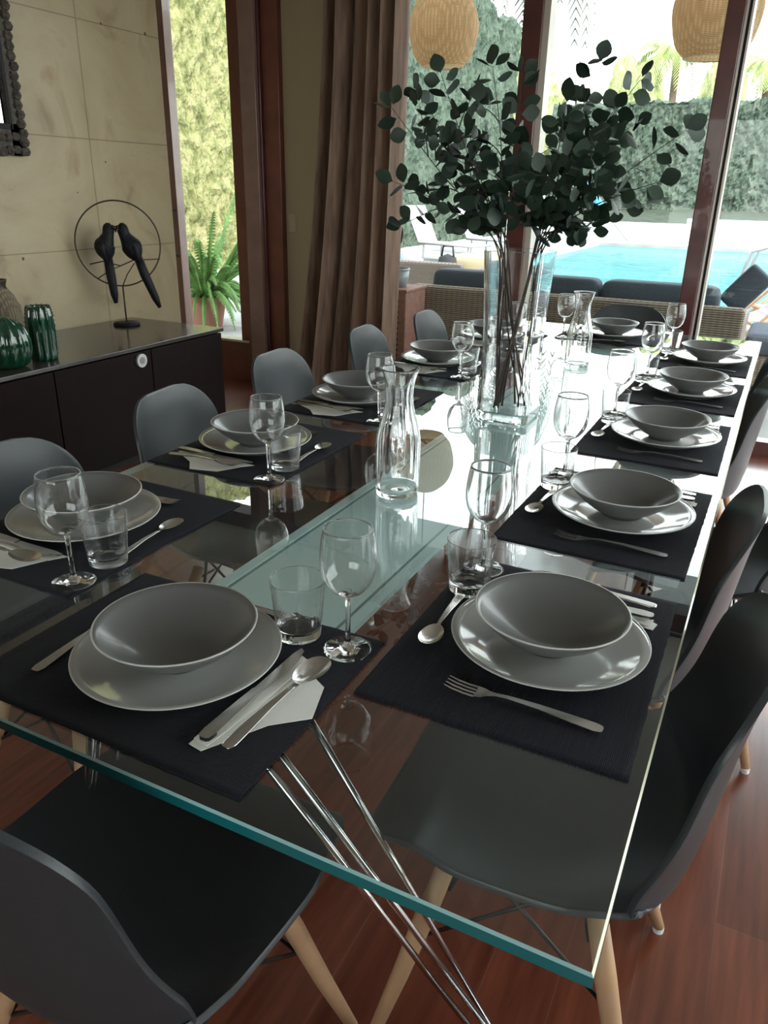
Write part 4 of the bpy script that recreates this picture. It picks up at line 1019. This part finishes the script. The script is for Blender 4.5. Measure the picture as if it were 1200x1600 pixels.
# right hand garden furniture
def deckchair(loc, rz, label):
    r = empty('deck_chair', loc, rz, label, 'chair', 'striped deck chairs')
    b = MB()
    for x in (-0.28, 0.28):
        b.tube([(x, -0.5, 0), (x, 0.4, 0.95)], 0.016, 6); b.tube([(x*0.93, 0.45, 0), (x*0.93, -0.45, 0.38)], 0.016, 6)
    b.tube([(-0.28, 0.4, 0.95), (0.28, 0.4, 0.95)], 0.016, 6); b.tube([(-0.28, -0.45, 0.38), (0.28, -0.45, 0.38)], 0.016, 6)
    b.build('frame', M['beech'], r)
    MB().grid(lambda u, v: (-0.24+0.48*u, -0.45+0.85*v, 0.38+0.57*v-0.28*math.sin(PI*v)), 5, 14).build('sling', M['stripe'], r, smooth=True)
deckchair((-0.02, 8.1, -0.01), math.radians(-70), 'red and white striped deck chair at the right edge, nearer one')
deckchair((0.12, 8.95, -0.01), math.radians(-70), 'red and white striped deck chair at the right edge, farther one')
r = empty('pool_ladder', (-0.42, 10.3, 0), 0, 'chrome pool ladder rail at the right side of the pool', 'ladder')
for yy in (0, 0.5):
    MB().tube([(yy*0.1, -0.48+yy, -0.01), (yy*0.1, -0.46+yy, 0.5), (yy*0.1+0.05, -0.42+yy, 0.78), (yy*0.1+0.3, -0.42+yy, 0.86), (0.55, -0.3+yy, 0.7), (0.6, -0.2+yy, -0.01)], 0.02, 8).build('rail', M['greymetal'], r, smooth=True)
s = empty('low_ottoman', (0.16, 6.75, 0), 0, 'low blue grey cushioned ottoman at the right edge of the terrace', 'ottoman')
rbox(-0.32, 0.5, -0.3, 0.4, -0.005, 0.24, 'base', M['wicker'], s); rbox(-0.33, 0.51, -0.31, 0.41, 0.24, 0.40, 'pad', M['cushion'], s, 0.05)
# potted fern outside the left door
pf = empty('potted_fern', (-5.25, 6.45, -0.01), 0, 'bright green fern in a terracotta pot outside the left door', 'plant')
MB().lathe([(0, 0), (0.15, 0), (0.20, 0.26), (0.215, 0.27), (0.215, 0.31), (0.19, 0.31), (0.18, 0.27), (0, 0.26)], 32).build('pot', M['terracotta'], pf, smooth=False)
b = MB(); rf_ = random.Random(9)
for k in range(110):
    az = rf_.uniform(0, 2*PI); frond(b, (0.06*math.cos(az), 0.06*math.sin(az), 0.28), az, rf_.uniform(0.42, 0.80), rf_.uniform(0.5, 1.9), rf_.uniform(0.5, 1.3), 24, 0.13, rf_)
b.build('fronds', M['leaf2'], pf)

# ------------------------------------------------------------------ light
wd = bpy.data.worlds.new('World'); bpy.context.scene.world = wd; wd.use_nodes = True
nt = wd.node_tree; bg = nt.nodes['Background']
tc = nt.nodes.new('ShaderNodeTexCoord'); sx = nt.nodes.new('ShaderNodeSeparateXYZ'); nt.links.new(tc.outputs['Generated'], sx.inputs[0])
c = ramp(nt, sx.outputs['Z'], [(0.0, (1.0, 1.0, 0.97)), (0.25, (0.95, 0.97, 1.0)), (1.0, (0.8, 0.88, 1.0))])
nt.links.new(c, bg.inputs[0]); bg.inputs[1].default_value = 3.0
su = bpy.data.lights.new('sun', 'SUN'); su.energy = 3.0; su.angle = math.radians(1.0); su.color = (1, 0.93, 0.82)
so = bpy.data.objects.new('sun', su); COL.objects.link(so)
so.rotation_euler = Vector((0.62, -0.42, 0.75)).to_track_quat('Z', 'Y').to_euler()
sc = bpy.context.scene
sc.view_settings.view_transform = 'Standard'; sc.view_settings.look = 'None'; sc.view_settings.exposure = 0.9
sc.cycles.max_bounces = 14; sc.cycles.transmission_bounces = 12; sc.cycles.transparent_max_bounces = 16; sc.cycles.diffuse_bounces = 5; sc.cycles.glossy_bounces = 6
sc.cycles.sample_clamp_indirect = 8
